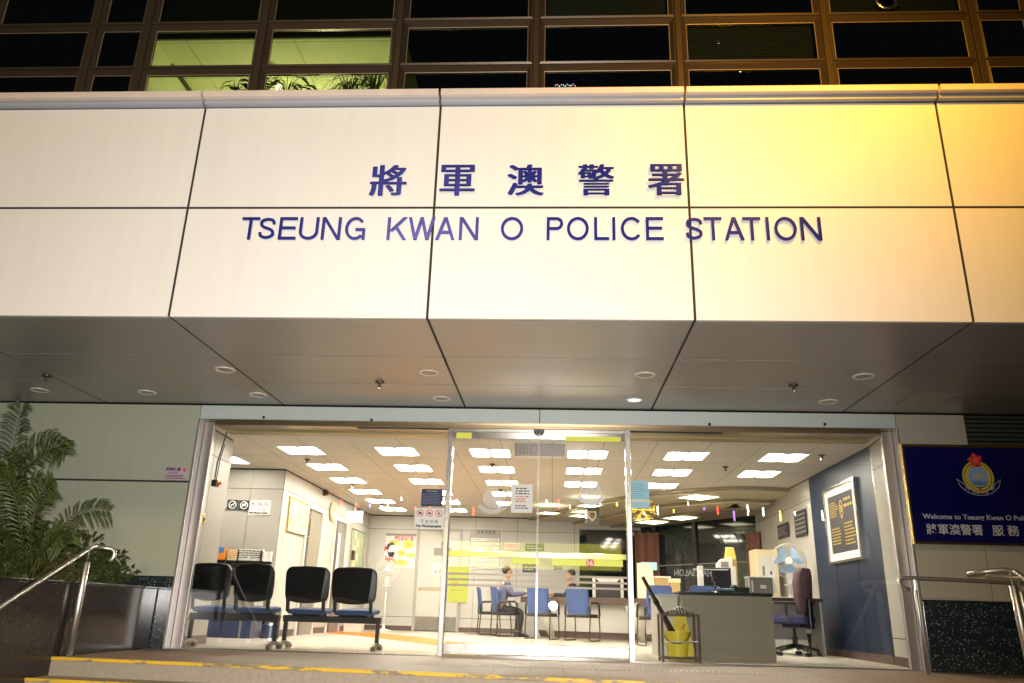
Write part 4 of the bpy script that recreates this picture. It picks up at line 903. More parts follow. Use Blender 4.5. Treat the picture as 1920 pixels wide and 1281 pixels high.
# left alcove
t, w_, h_ = board('no_smoking_sign', 'black square no-smoking pictogram sign, leftmost in the alcove', 'sign', 'A', 427, 937, 445, 956, 'ink', .006)
def ringico(t, w_, h_, m, inner):
    c = MB(); r = min(w_, h_) * .36; ribbon(c, [(w_ / 2 + r * math.cos(R(a)), h_ / 2 + r * math.sin(R(a))) for a in range(0, 360, 15)], r * .18, -.003, 0, True); ribbon(c, [(w_ / 2 - r * .68, h_ / 2 - r * .68), (w_ / 2 + r * .68, h_ / 2 + r * .68)], r * .16, -.0045, 0)
    if inner: c.box(w_ / 2 - r * .6, -.0028, h_ / 2 - r * .2, w_ / 2 + r * .55, 0, h_ / 2 + r * .25); c.box(w_ / 2 - r * .1, -.0026, h_ / 2 + r * .1, w_ / 2 + r * .5, 0, h_ / 2 + r * .5)
    else: c.box(w_ / 2 - r * .55, -.0028, h_ / 2 - r * .1, w_ / 2 + r * .45, 0, h_ / 2 + r * .06)
    c.build('pictogram', m, t)
ringico(t, w_, h_, 'paper', False)
t, w_, h_ = board('no_food_sign', 'black square no-eating pictogram sign between the no-smoking and photography signs', 'sign', 'A', 448, 938, 467, 957, 'ink', .006); ringico(t, w_, h_, 'paper', True)
t, w_, h_ = board('photography_sign', 'pale no-photography sign on the alcove wall right of two black signs', 'sign', 'A', 468, 938, 505, 966, 'paper', .006); nophoto(t, w_, h_)
# left wall
t, w_, h_ = board('notice_board', 'large cream cork notice board on the left wall before the door openings', 'notice board', 'L', 545, 933, 578, 1006, 'creampaper', .02, (.02, 'brass'))
MB().box(w_ / 2 - .003, -.003, .02, w_ / 2 + .003, 0, h_ - .02).build('centre_joint', 'grey', t); scribble(.06, .06, w_ * .45, h_ * .5, 6, mat('tan_line', (.55, .42, .22), .6, var=0), t); scribble(w_ * .55, .1, w_ - .06, h_ * .8, 9, M['tan_line'] if 'tan_line' in M else mat('tan_line2', (.55, .42, .22), .6, var=0), t)
t, w_, h_ = board('light_switch', 'small cream switch plate on the left wall below the notice board', 'switch', 'L', 531, 1004, 536, 1024, 'creampaper', .02); MB().box(w_ * .3, -.012, h_ * .4, w_ * .7, 0, h_ * .6).build('rocker', 'white', t)
def doorway(lab, u0, u1, vt, leaf, m_in):
    a, b = at(u0, 1180, x=lx + .02), at(u1, 1180, x=lx + .02); y0, y1 = a.y, b.y; H = 2.08
    t = thing('doorway', lab, 'door', (lx + .018, y0, 0))
    MB().box(0, 0, .0, .012, y1 - y0, H).build('recess_shade_sheet', m_in, t)
    for q in ((0, -.06, 0, .035, 0, H + .06), (0, y1 - y0, 0, .035, y1 - y0 + .06, H + .06), (0, 0, H, .035, y1 - y0, H + .06)): MB().box(*q).build('door_frame', 'steel', t, bevel=.004)
    return t, y1 - y0
def gl(wall, u, v): return wallpt(u, v, wall)
for (ya, yb), lab, mi in (((5.05, 5.95), 'open doorway nearest in the left wall its darkness painted as a flat panel', 'grey'), ((6.95, 7.85), 'second doorway in the left wall beyond the clock', 'midgrey')):
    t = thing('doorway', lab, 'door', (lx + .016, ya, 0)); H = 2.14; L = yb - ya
    MB().box(0, 0, 0, .01, L, H).build('recess_shade', mi, t)  # flat panel paints the dimness of the room behind the opening
    MB().box(.011, 0, 0, .016, L * .22, H).build('gap_shade', 'black', t)  # black strip paints the shade in the open gap
    for q in ((0, -.06, 0, .04, 0, H + .06), (0, L, 0, .04, L + .06, H + .06), (0, 0, H, .04, L, H + .06)): MB().box(*q).build('door_frame', 'white', t, bevel=.004)
    MB().tube([(.02, L * .8, 1.0), (.07, L * .8, 1.0), (.07, L * .8, 1.15), (.02, L * .8, 1.15)], .012, 8).build('handle', 'chrome', t)
    if ya > 6: MB().box(.018, L * .3, 1.0, .022, L * .5, 1.9).build('notice_strip', 'paper', t); scribble
p = at(626, 959, x=lx + .06); ck = thing('wall_clock', 'round cream wall clock on the left wall between the doorways', 'clock', (lx + .02, p.y, p.z), R(90))
MB().lathe([(.001, .0), (.17, .0), (.185, -.02), (.18, -.05), (.165, -.045), (.001, -.042)], (0, 0, 0), 32, 'y').build('case', 'creampaper', ck, smooth=False)
MB().bar((0, -.047, 0), (.03, -.047, .10), .010, .003).bar((0, -.048, 0), (-.06, -.048, -.02), .012, .003).build('hand', 'ink', ck)
tk = MB()
for k in range(12): a = R(30 * k); tk.bar((.13 * math.cos(a), -.0465, .13 * math.sin(a)), (.15 * math.cos(a), -.0465, .15 * math.sin(a)), .008, .003)
tk.build('hour_mark', 'ink', ck)
p = at(610, 930, x=lx + .06); sp_ = thing('wall_speaker', 'small dark sensor box high on the left wall above the doorway', 'sensor', (lx + .02, p.y, p.z)); MB().prism([(0, 0), (.09, .02), (.11, .07), (.05, .12), (0, .11)], -.05, .05, 'y').build('housing', 'brownmetal', sp_, bevel=.006); MB().ball((.10, 0, .045), .02).build('eye', 'red', sp_, smooth=True)
es = thing('exit_sign', 'white glowing exit box hanging from the ceiling by the left wall', 'exit sign', (at(667, 940, y=7.6).x, 7.6, 2.16))
MB().box(-.17, -.03, 0, .17, .03, .22).build('light_box', emis('exit_box_glow', (1, 1, .80), 2.2), es, bevel=.006); MB().tube([(0, 0, .22), (0, 0, .44)], .012, 8).build('hanger', 'white', es); MB().box(-.18, -.035, .22, .18, .035, .235).build('cap', 'white', es)
t, w_, h_ = board('leaf_poster', 'narrow green and cream patterned poster at the far end of the left wall', 'poster', 'L', 661, 992, 678, 1070, mat('green_poster', (.35, .40, .25), .4, var=.5, vscale=6), .02, (.02, 'steel'))
for k in range(5): MB().ball((w_ * (.3 + .1 * (k % 2) * 2), -.004, h_ * (.12 + .19 * k)), .09, 10, (1, .02, 1)).build('pale_blotch', 'creampaper', t)
bp = thing('alarm_box', 'small brown alarm box on the far left wall beside the patterned poster', 'box', (lx + .02, at(656, 1042, x=lx).y, at(656, 1050, x=lx).z)); MB().box(0, 0, 0, .07, .12, .2).build('case', 'brownmetal', bp, bevel=.008); MB().box(.071, .03, .06, .076, .09, .14).build('plate', 'steel', bp)
# door-release cord on the left pier
pc = at(402, 905, x=-4.12); ec = thing('emergency_cord', 'black cable drop ending in a red and yellow push button on the left jamb wall', 'button', (pc.x, pc.y, pc.z))
MB().tube([(0, 0, .02), (.005, -.01, .25), (.03, .03, .5), (.035, .06, .62), (.035, .06, .72)], .009, 6).tube([(.02, 0, .02), (.03, 0, .3), (.045, .05, .5)], .006, 6).build('cable', 'black', ec)
MB().box(-.02, -.05, -.05, .05, .05, .03).build('yellow_box', 'brownmetal', ec, bevel=.006); MB().box(.0, -.035, -.035, .06, .04, .02).build('yellow_plate', 'brass', ec); MB().lathe([(.02, .05), (.022, .085), (.001, .09)], (0, 0, -.01), 14, 'x').build('red_button', 'red', ec)
kp = thing('key_plate', 'small brass switch plate low on the left jamb wall', 'switch', (at(386, 982, x=-4.1).x, .5, 1.38)); MB().box(0, 0, 0, .012, .06, .13).build('plate', 'brass', kp, bevel=.003); MB().box(.012, .02, .05, .018, .04, .08).build('key_slot', 'ink', kp)
# back wall: poster, door, boards
t, w_, h_ = board('cartoon_poster', 'pink and yellow poster of a bearded man with speech bubbles on the back wall', 'poster', 'B', 724, 1000, 777, 1065, 'poster', .008)
MB().box(.0, -.003, h_ * .93, w_, 0, h_).build('blue_band', 'midgrey', t); text('嚴防疫情傳播', w_ * .6, h_ * .86, .115, redm, t, bold=.003, w=w_ * .62)
for cx, cz, rx_, rz_ in ((.27, .72, .17, .09), (.75, .68, .19, .13), (.55, .42, .13, .10), (.45, .14, .35, .09)): b = MB().prism([(w_ * cx + w_ * rx_ * math.cos(R(a)), h_ * cz + h_ * rz_ * math.sin(R(a))) for a in range(0, 360, 15)], -.004, 0); o = b.build('speech_bubble', 'postyel', t); scribble(w_ * (cx - rx_ * .6), h_ * (cz - rz_ * .5), w_ * (cx + rx_ * .6), h_ * (cz + rz_ * .5), 3, mat('brown_ink', (.35, .15, .03), .6, var=0), t, y=-.0055)
X, Z = w_ * .2, h_ * .50
MB().prism([(X + .10 * math.cos(R(a)), Z + .13 * math.sin(R(a))) for a in range(0, 360, 20)], -.005, 0).build('face', 'paper', t); MB().prism([(X - .12, Z + .02), (X - .09, Z + .14), (X + .02, Z + .19), (X + .09, Z + .13), (X - .02, Z + .11), (X - .07, Z)], -.007, 0).build('hair', 'ink', t)
MB().prism([(X - .09, Z - .02), (X - .03, Z - .05), (X + .05, Z - .03), (X + .1, Z - .06), (X + .06, Z - .16), (X - .03, Z - .17)], -.0075, 0).build('beard', 'trouser', t); MB().prism([(X - .12, Z - .12), (X - .02, Z - .17), (X + .07, Z - .16), (X + .1, Z - .24), (X - .06, Z - .27), (X - .13, Z - .2)], -.006, 0).build('red_shirt', redm, t); MB().prism([(X - .17, Z), (X - .12, Z - .02), (X - .11, Z + .1), (X - .15, Z + .1)], -.006, 0).build('red_hand', redm, t)
MB().bar((X - .01, -.008, Z + .035), (X + .03, -.008, Z + .035), .012, .002).bar((X + .05, -.008, Z + .035), (X + .08, -.008, Z + .035), .012, .002).build('glasses', 'ink', t)
tg = MB(); tg.add([(w_ * .74, -.006, h_ * .28), (w_ * .98, -.006, h_ * .31), (w_ * .97, -.006, h_ * .44), (w_ * .72, -.006, h_ * .41), (w_ * .74, 0, h_ * .28), (w_ * .98, 0, h_ * .31), (w_ * .97, 0, h_ * .44), (w_ * .72, 0, h_ * .41)], [(0, 1, 2, 3), (4, 7, 6, 5), (0, 4, 5, 1), (1, 5, 6, 2), (2, 6, 7, 3), (3, 7, 4, 0)]); tg.build('ticket', 'postyel', t)
bdr = thing('door', 'cream door in the back wall behind the left door post', 'door', (-3.08, 10.06, 0))
MB().box(.06, 0, .02, 1.02, .02, 2.25).build('leaf', 'cream', bdr); MB().box(.06, -.004, .02, 1.02, 0, .32).build('kick_plate', 'steel', bdr); MB().box(.1, -.005, .88, 1.0, 0, .97).build('push_plate', mat('dull_brass_plate', (.42, .34, .24), .4, metal=.4), bdr)
for q in ((0, -.03, 0, .06, .02, 2.31), (1.02, -.03, 0, 1.08, .02, 2.31), (.06, -.03, 2.25, 1.02, .02, 2.31)): MB().box(*q).build('door_frame', 'laminate', bdr, bevel=.004)
MB().lathe([(.001, -.06), (.032, -.055), (.035, -.035), (.012, -.03), (.012, 0)], (.14, 0, .93), 16, 'y').build('knob', 'brass', bdr, smooth=True)
MB().box(.42, -.004, 1.68, .84, -.001, 1.86).build('dark_plate', 'grey', bdr); MB().box(.58, -.004, 1.87, .75, -.001, 1.99).build('dark_plate', 'grey', bdr)
MB().box(.40, -.004, 1.24, .84, -.001, 1.50).build('notice_sheet', 'paper', bdr); text('保安\u2003\u2003嚴禁', .62, 1.43, .1, 'midgrey', bdr, w=.34, y=-.006); text('嚴禁出入', .62, 1.32, .1, redm, bdr, w=.34, y=-.006)
t, w_, h_ = board('text_board', 'tall pale printed board of station notices on the back wall left of the seated men', 'notice board', 'B', 881, 992, 938, 1067, 'laminate', .015, (.01, 'white'))
text('將軍澳警署', w_ * .52, h_ * .93, .09, 'ink', t, w=w_ * .6); text('TSEUNG KWAN O POLICE STATION', w_ * .5, h_ * .86, .04, 'midgrey', t, w=w_ * .72)
for k in range(7):
    MB().box(.04, -.003, h_ * (.06 + .105 * k), w_ - .04, 0, h_ * (.14 + .105 * k)).build('notice_strip', 'paper', t); scribble(.06, h_ * (.08 + .105 * k), w_ * .4, h_ * (.12 + .105 * k), 1, mat('faint_print', (.3, .28, .25), .6, var=0), t, y=-.0045); scribble(w_ * .56, h_ * (.08 + .105 * k), w_ * .9, h_ * (.12 + .105 * k), 1, M['grey'], t, y=-.0045)
t, w_, h_ = board('photography_sign', 'tiny no-photography sign far back above the left seated man', 'sign', 'B', 947, 1018, 973, 1030, 'paper', .006)
for k in range(3):
    c = MB(); r = h_ * .3; X, Z = w_ * (.2 + .3 * k), h_ * .5; ribbon(c, [(X + r * math.cos(R(a)), Z + r * math.sin(R(a))) for a in range(0, 360, 24)], r * .3, -.003, 0, True); ribbon(c, [(X - r * .6, Z + r * .6), (X + r * .6, Z - r * .6)], r * .25, -.0045, 0); c.build('prohibition_ring', redm, t)
for (u0, v0, u1, v1), lab in (((985, 1019, 1020, 1034), 'upper dark green lettered plate on the back wall above the push bar'), ((980, 1058, 1008, 1074), 'lower dark green lettered plate on the back wall below the push bar')):
    t, w_, h_ = board('lettered_plate', lab, 'sign', 'B', u0, v0, u1, v1, mat('dark_green_plate', (.02, .04, .035), .4), .008); scribble(.04, h_ * .2, w_ - .04, h_ * .8, 2, 'signwhite', t)
t, w_, h_ = board('number_sign', 'small number plate on the back wall between the two seated men', 'sign', 'B', 1041, 1060, 1052, 1071, 'cream', .003); text('544', w_ / 2, h_ / 2, .13, 'navy', t, bold=.004)
t, w_, h_ = board('crest_banner', 'black framed crest banner hanging under the bulkhead behind the right door leaf', 'banner', 'B', 1097, 944, 1124, 984, 'black', .01); t.location = (*at(1097, 984, y=6.9),)
k = (6.9 + 9.04) / (10.07 + 9.04); t.scale = (k, 1, k)
sh = MB(); sh.prism([(w_ * .2, h_ * .65), (w_ * .8, h_ * .65), (w_ * .78, h_ * .35), (w_ * .5, h_ * .15), (w_ * .22, h_ * .35)], -.004, 0); sh.build('gold_shield', mat('dull_gold', (.35, .27, .12), .4, metal=.4), t); sh = MB(); sh.prism([(w_ * .3, h_ * .58), (w_ * .7, h_ * .58), (w_ * .68, h_ * .38), (w_ * .5, h_ * .25), (w_ * .32, h_ * .38)], -.006, 0); sh.build('shield_field', 'brownmetal', t)
# right wall
t, w_, h_ = board('honours_board', 'black board of gold lettering in a cream frame on the blue wall panel', 'notice board', 'R', 1552, 935, 1611, 1030, 'ink', .03)
for k_, (fw, d, m_) in enumerate(((.10, -.012, 'paper'), (.135, -.03, 'steel'))):
    i0 = 0 if k_ == 0 else .10
    for q in ((-fw, -fw, w_ + fw, -i0), (-fw, h_ + i0, w_ + fw, h_ + fw), (-fw, -i0, -i0, h_ + i0), (w_ + i0, -i0, w_ + fw, h_ + i0)): MB().box(q[0], d, q[1], q[2], .028, q[3]).build('mount' if k_ == 0 else 'frame', m_, t, bevel=.002)
for q in ((.04, .62, .40, .90, 7), (.85, .72, 1.0, .93, 2), (.05, .14, .42, .45, 6), (.56, .10, .95, .50, 7)): scribble(w_ * q[0] if q[0] < .8 else w_ * .62, h_ * q[1], w_ * q[2], h_ * q[3], q[4], 'gold', t, name='gold_writing')
cm = MB(); ribbon(cm, [(w_ * .5 + .06 * math.cos(R(a)), h_ * .74 + .11 * math.sin(R(a))) for a in range(0, 360, 20)], .02, -.003, 0, True); cm.box(w_ * .5 - .02, -.0032, h_ * .68, w_ * .5 + .02, 0, h_ * .8); cm.prism([(w_ * .5 - .04, h_ * .60), (w_ * .5 + .04, h_ * .60), (w_ * .5, h_ * .56)], -.003, 0); cm.build('gold_crest', 'gold', t)
t, w_, h_ = board('lettered_plate', 'black slatted lettering board on the right wall left of the blue panel', 'sign', 'R', 1488, 962, 1514, 1002, 'ink', .01)
for k in range(5): MB().box(.04, -.004, h_ * (.12 + .17 * k), w_ - .05, 0, h_ * (.19 + .17 * k)).build('pale_strip', 'midgrey', t)
t, w_, h_ = board('lettered_plate', 'black lettering board furthest along the right wall beyond the standing fan', 'sign', 'R', 1457, 986, 1479, 1006, 'ink', .01); scribble(.03, .05, w_ - .04, h_ - .05, 4, 'midgrey', t)

# ================================================================== seating
def bench(name, lab, loc, rz, span, legs, scl=1.):
    t = thing(name, lab, 'bench', loc, rz, 'two-seat beam benches inside the left glazing'); t.scale = (scl, scl, 1)
    w2 = span / 2
    MB().box(-w2 - .02, -.04, .30, w2 + .02, .05, .375).build('beam', 'blackmat', t, bevel=.006)
    for i, sx in enumerate((-1, 1)):
        if (i == 0 and 'L' in legs) or (i == 1 and 'R' in legs):
            x = sx * (w2 - .01); l = MB().bar((x, 0, .07), (x, 0, .30), .045, .045).build('leg', 'blackmat', t, bevel=.006)
            MB().prism([(-.17, .055), (-.19, .03), (-.17, .0), (-.12, .0), (-.08, .05), (.10, .05), (.14, 0), (.20, 0), (.22, .03), (.19, .06), (.04, .09), (-.06, .09)], x - .028, x + .028, 'x').build('foot', mat('worn_steel_foot', (.25, .22, .18), .35, metal=.8) if 'wsf' not in M else M['wsf'], l, bevel=.008)
    for sx in (-1, 1):
        cx = sx * w2 * .5
        b = MB(); poly = []
        for k in range(9): u = -1 + 2 * k / 8; poly.append((u * .245, .545 - .035 * (1 - u * u)))
        poly += [(.262, .60), (.268, .70)] + [(.268 - .085 + .085 * math.cos(R(a)), .84 + .085 * math.sin(R(a))) for a in range(0, 91, 15)] + [(0, .932)] + [(-.183 + .085 * math.cos(R(a)), .84 + .085 * math.sin(R(a))) for a in range(90, 181, 15)] + [(-.268, .70), (-.262, .60)]
        b.prism(poly, -.20, -.165); b.map(lambda p: (p.x + cx, p.y - .05 * ((p.z - .5) / .43) + .10 * (p.x / .27) ** 2 * .35, p.z))
        bo = b.build('backrest', 'black', t, bevel=.010, seg=3)
        for qx in (-.215, .215): MB().bar((cx + qx, -.185, .58), (cx + qx, -.16, .42), .04, .02).bar((cx + qx, -.16, .43), (cx + qx * .9, .02, .385), .04, .02).build('back_support', 'blackmat', t)
        s_ = MB().prism(rrect(.47, .44, .07), .395, .445, 'z'); s_.map(lambda p: (p.x + cx, p.y + .05, p.z + (.02 if p.y > .15 else 0) - .02 * (1 - min(1, abs(p.x) / .25)) * (1 if p.z > .42 else 1))); s_.build('seat', 'blue', t, bevel=.018, seg=3)
        MB().box(cx - .16, -.12, .376, cx + .16, .2, .393).build('seat_pan', 'black', t)
    return t
M['wsf'] = mat('worn_steel_foot', (.25, .22, .18), .35, metal=.8)
bench('beam_bench', 'black two-seat bench with blue cushions, right of the other bench', (-2.47, .80, 0), R(-2), 1.14, 'LR')
bench('beam_bench', 'black two-seat bench with blue cushions at far left, beside the left jamb', (at(447, 1100, y=.55).x, .55, 0), R(-5), 1.17, 'LR', .91)

def visitor_chair(lab, loc, rz, grp='blue armchairs at the report counter'):
    t = thing('visitor_chair', lab, 'chair', loc, rz, grp)      # faces +y
    b = MB().prism(rrect(.44, .50, .07, cx=0, cy=.70), -.25, -.20); b.map(lambda p: (p.x, p.y - .12 * (p.z - .45) + .06 * (p.x / .22) ** 2, p.z)); b.build('backrest', 'blue', t, bevel=.015, seg=2)
    MB().prism(rrect(.46, .46, .06), .42, .47, 'z').build('seat', 'blackmat', t, bevel=.015)
    for sx in (-1, 1):
        x = sx * .25
        MB().tube([(x, -.20, .44), (x, -.20, .60), (x, -.15, .66), (x, .14, .67), (x, .19, .63), (x, .22, .44)], .020, 8).build('armrest', 'black', t, smooth=True)
        MB().tube([(x, -.19, .44), (x, -.22, .03), (x, -.18, .012), (x, .20, .012), (x, .23, .04), (x, .20, .44)], .012, 8).build('leg', 'brownmetal', t, smooth=True)
    MB().box(-.25, -.2, .405, .25, .2, .42).build('seat_frame', 'blackmat', t)
    return t
def onfloor(u, y): p = at(u, 1200, y=y); return p.x
visitor_chair('empty blue armchair seen side on, leftmost at the counter, behind the seated man', (onfloor(915, 8.6) , 8.6, 0), R(-80))
visitor_chair('blue armchair the man in the blue-grey jacket sits on', (onfloor(944, 7.75), 7.75, 0), R(-72))
visitor_chair('blue armchair with its back to the doors, just left of the flash reflection', (onfloor(1016, 6.7), 6.7, 0), R(-24))
visitor_chair('blue armchair with its back to the doors, right of the flash reflection', (onfloor(1092, 6.4), 6.4, 0), R(-28))
visitor_chair('blue armchair behind the mop pole, by the pale tapered counter leg', (onfloor(1231, 4.9), 4.9, 0), R(12))
visitor_chair('blue armchair behind the grey desk, only its top showing', (onfloor(1328, 2.35), 2.35, -.06), R(170))

# office swivel chair
oc = thing('office_chair', 'plum and navy high-backed swivel chair in front of the blue wall panel', 'chair', (at(1493, 1225, y=2.9).x, 2.9, 0), R(48))
b = MB().prism([(-.16, .55), (.16, .55), (.20, .70), (.22, .95), (.20, 1.09), (.13, 1.17), (-.13, 1.17), (-.20, 1.09), (-.22, .95), (-.20, .70)], -.27, -.17); b.map(lambda p: (p.x, p.y + .08 * (p.x / .22) ** 2 - .06 * (p.z - .6), p.z)); b.build('backrest', 'chairpurple', oc, bevel=.035, seg=3, smooth=True)
MB().prism(rrect(.50, .48, .10), .42, .53, 'z').build('seat', 'chairnavy', oc, bevel=.035, seg=3)
MB().box(-.05, -.28, .36, .05, -.20, .75).build('back_bar', 'black', oc, bevel=.01); MB().box(-.12, -.14, .37, .12, .12, .42).build('mechanism', 'black', oc, bevel=.01)
MB().lathe([(.035, .10), (.035, .25), (.022, .25), (.022, .38)], (0, 0, 0), 14).build('gas_column', 'black', oc)
for sx in (-1, 1): MB().tube([(sx * .24, -.05, .45), (sx * .29, -.05, .52), (sx * .29, -.05, .68)], .018, 8).box(sx * .29 - .035, -.18, .68, sx * .29 + .035, .12, .71).build('armrest', 'black', oc, bevel=.008)
for k in range(5):
    a = R(72 * k + 20); c_, s_ = math.cos(a), math.sin(a); l = MB().tube([(.03 * c_, .03 * s_, .13), (.18 * c_, .18 * s_, .105), (.31 * c_, .31 * s_, .075)], [.03, .024, .018], 8).build('base_arm', 'black', oc, smooth=True)
    for q in (-.018, .018): MB().lathe([(.028, -.008), (.028, .008)], (.31 * c_ - s_ * q, .31 * s_ + c_ * q, .028), 14, 'x').build('castor', 'black', l)

# ================================================================== fans
def fan(lab, loc, rz, R_, hub_z, blade_m, cage_m, body_m, pole_r=.013, detail=28):
    t = thing('standing_fan', lab, 'fan', loc, rz)        # blows toward -y
    MB().lathe([(.001, 0), (.19, 0), (.20, .012), (.17, .022), (.05, .045), (.035, .07), (.022, .14), (.001, .14)], (0, 0, 0), 28).build('base', body_m, t, smooth=True)
    MB().tube([(0, 0, .05), (0, 0, hub_z * .62)], pole_r * 1.35, 12).tube([(0, 0, hub_z * .6), (0, 0, hub_z - .12)], pole_r, 12).build('pole', body_m, t, smooth=True)
    MB().box(-.045, -.02, hub_z - .34, .045, .05, hub_z - .13).box(-.09, -.01, hub_z - .365, .09, .04, hub_z - .345).build('control_box', body_m, t, bevel=.01)
    MB().lathe([(.001, .18), (.05, .17), (.065, .10), (.06, .03), (.02, .0)], (0, 0, hub_z), 18, 'y').build('motor', body_m, t, smooth=True)
    MB().lathe([(.001, -.09), (.03, -.085), (.035, -.05), (.03, -.01)], (0, 0, hub_z), 16, 'y').build('hub', 'white', t, smooth=True)
    for k in range(3):
        a0 = R(120 * k + 25); b = MB(); vs = []; N = 7
        for i in range(N):
            r = .035 + (R_ * .86 - .035) * i / (N - 1); wv = R(14 + 34 * math.sin(math.pi * min(1, i / (N - 1) * .62 + .12)))
            for s_, dy in ((-1, -.02), (1, .025)):
                a = a0 + s_ * wv + .10 * i / N; vs.append((r * math.cos(a), -.04 + dy, hub_z + r * math.sin(a)))
        M_ = len(vs); vs += [(x, y + .003, z) for x, y, z in vs]; f_ = []
        for i in range(N - 1): q = 2 * i; f_ += [(q, q + 1, q + 3, q + 2), (M_ + q, M_ + q + 2, M_ + q + 3, M_ + q + 1), (q, q + 2, M_ + q + 2, M_ + q), (q + 1, M_ + q + 1, M_ + q + 3, q + 3)]
        f_ += [(0, M_, M_ + 1, 1), (M_ - 2, M_ - 1, 2 * M_ - 1, 2 * M_ - 2)]
        b.add(vs, f_).build('blade', blade_m, t, smooth=False)
    cg = MB(); n = 48
    for rr, y in ((R_, .0), (R_ * .97, -.055), (R_ * .7, -.085), (R_ * .97, .045), (R_ * .35, -.1)):
        pts = [(rr * math.cos(2 * math.pi * k / n), y, hub_z + rr * math.sin(2 * math.pi * k / n)) for k in range(n + 1)]; cg.tube(pts, .006 if rr == R_ else .0025, 5, cap=False)
    for k in range(detail):
        a = 2 * math.pi * k / detail; c_, s_ = math.cos(a), math.sin(a)
        cg.tube([(.05 * c_, -.105, hub_z + .05 * s_), (R_ * .6 * c_, -.09, hub_z + R_ * .6 * s_), (R_ * .95 * c_, -.06, hub_z + R_ * .95 * s_), (R_ * c_, 0, hub_z + R_ * s_), (R_ * .95 * c_, .045, hub_z + R_ * .95 * s_), (R_ * .4 * c_, .09, hub_z + R_ * .4 * s_)], .0018, 4)
    cg.build('cage', cage_m, t); MB().lathe([(.001, -.112), (.055, -.108), (.055, -.1), (.001, -.1)], (0, 0, hub_z), 20, 'y').build('cage_badge', 'white', t)
    return t
fy = 9.2; p = at(727, 1067, y=fy); fan('white standing fan in front of the back wall beside the cartoon poster', (p.x, fy, 0), R(8), .26, p.z, 'clearblade', 'cage', 'white')
fy = 3.75; p = at(1481, 1052, y=fy); fan('standing fan with translucent blue blades behind the plum swivel chair', (p.x - .02, fy, 0), R(-12), .26, p.z, 'blade', 'cage', 'white')

# ================================================================== desks, counters and clutter
dk = thing('reception_desk', 'grey fronted desk with a black top just inside the right glazing', 'desk', (2.22, 1.3, 0))
x0, x1 = -.53, .53
MB().box(x0, -.35, .0, x1, -.32, .725).build('front_panel', 'grey', dk, bevel=.003); MB().box(x0, -.32, 0, x0 + .03, .35, .725).build('side_panel', 'grey', dk); MB().box(x1 - .03, -.32, 0, x1, .35, .725).build('side_panel', 'grey', dk)
MB().box(x0 - .03, -.37, .728, x1 + .01, .37, .765).build('top', 'black', dk, bevel=.004)
d2 = thing('side_desk', 'cream side desk with a pale blue-grey top left of the grey desk', 'desk', (1.58, 1.75, 0))
MB().box(-.10, -.5, 0, .10, -.47, .70).build('end_panel', 'cream', d2); MB().box(-.12, -.52, .70, .12, .6, .735).build('top', mat('pale_blue_grey_laminate', (.38, .42, .48), .35), d2, bevel=.004); MB().box(-.1, -.46, 0, -.07, .58, .7).build('side_panel', 'cream', d2); MB().box(.02, -.465, .4, .09, -.455, .7).build('drawer_front', 'grey', d2)
d3 = thing('office_desk', 'dark topped office desk further back carrying the monitors', 'desk', (3.0, 3.2, 0)); MB().box(-1.0, -.35, .72, .95, .35, .765).build('top', 'brownmetal', d3, bevel=.004)
for x in (-.97, .90): MB().box(x, -.33, 0, x + .03, .33, .72).build('side_panel', 'laminate', d3)
MB().box(-.94, .28, .2, .9, .3, .7).build('modesty_panel', 'laminate', d3)
# report counter
ct = thing('report_counter', 'long white fronted report counter with a thick dark top edge', 'counter', (.9, 8.0, 0))
def cpt(u, v, z): return at(u, v, z=z)
cpath = [(-.45, 8.75), (.1, 8.15), (.9, 7.85), (1.8, 7.45), (2.5, 6.6), (2.75, 5.6)]
def strip(name, off0, off1, z0, z1, m):
    pts = [Vector(p) for p in cpath]; A_, B_ = [], []
    for i, q in enumerate(pts):
        d = (pts[min(i + 1, len(pts) - 1)] - pts[max(i - 1, 0)]).normalized(); n_ = Vector((-d.y, d.x)); A_.append(q + n_ * off0); B_.append(q + n_ * off1)
    n_ = len(pts); vs = [(p.x, p.y, z) for z in (z0, z1) for S in (A_, B_) for p in S]; fs = []
    for i in range(n_ - 1): fs += [(i, i + 1, n_ + i + 1, n_ + i), (2 * n_ + i, 3 * n_ + i, 3 * n_ + i + 1, 2 * n_ + i + 1), (i, 2 * n_ + i, 2 * n_ + i + 1, i + 1), (n_ + i, n_ + i + 1, 3 * n_ + i + 1, 3 * n_ + i)]
    fs += [(0, n_, 3 * n_, 2 * n_), (n_ - 1, 3 * n_ - 1, 4 * n_ - 1, 2 * n_ - 1)]
    return MB().add(vs, fs).build(name, m, ct, world=True)
strip('front_panel', .06, .10, .13, .66, 'cream'); strip('top', -.12, .62, .665, .79, 'skirt'); strip('kick_board', .10, .14, 0, .13, 'skirt')
for px, y0_ in ((1040, 7.55), (1212, 6.35)):
    b = at(px - 4, 1203, y=y0_); MB().tube([(b.x - .22, y0_, .66), (b.x, y0_, .0)], [.13, .055], 14).build('tapered_leg', 'cream', ct, smooth=True, world=True)
b = at(965, 1150, y=8.3); MB().prism([(b.x + .2, 0), (b.x + .55, 0), (b.x + .25, .665), (b.x + .02, .665)], 8.3, 8.34).build('slanted_support', 'laminate', ct, world=True)
pp = thing('paper_sheet', 'loose white sheet held up on the counter in front of the left man', 'paper', (at(990, 1103, y=7.9).x, 7.9, .792)); MB().add([(-.12, 0, .0), (.08, .05, 0), (.16, .0, .16), (-.02, -.05, .15), (-.12, .002, .0), (.08, .052, 0), (.16, .002, .16), (-.02, -.048, .15)], [(0, 1, 2, 3), (4, 7, 6, 5), (0, 4, 5, 1), (1, 5, 6, 2), (2, 6, 7, 3), (3, 7, 4, 0)]).build('sheet', 'paper', pp)
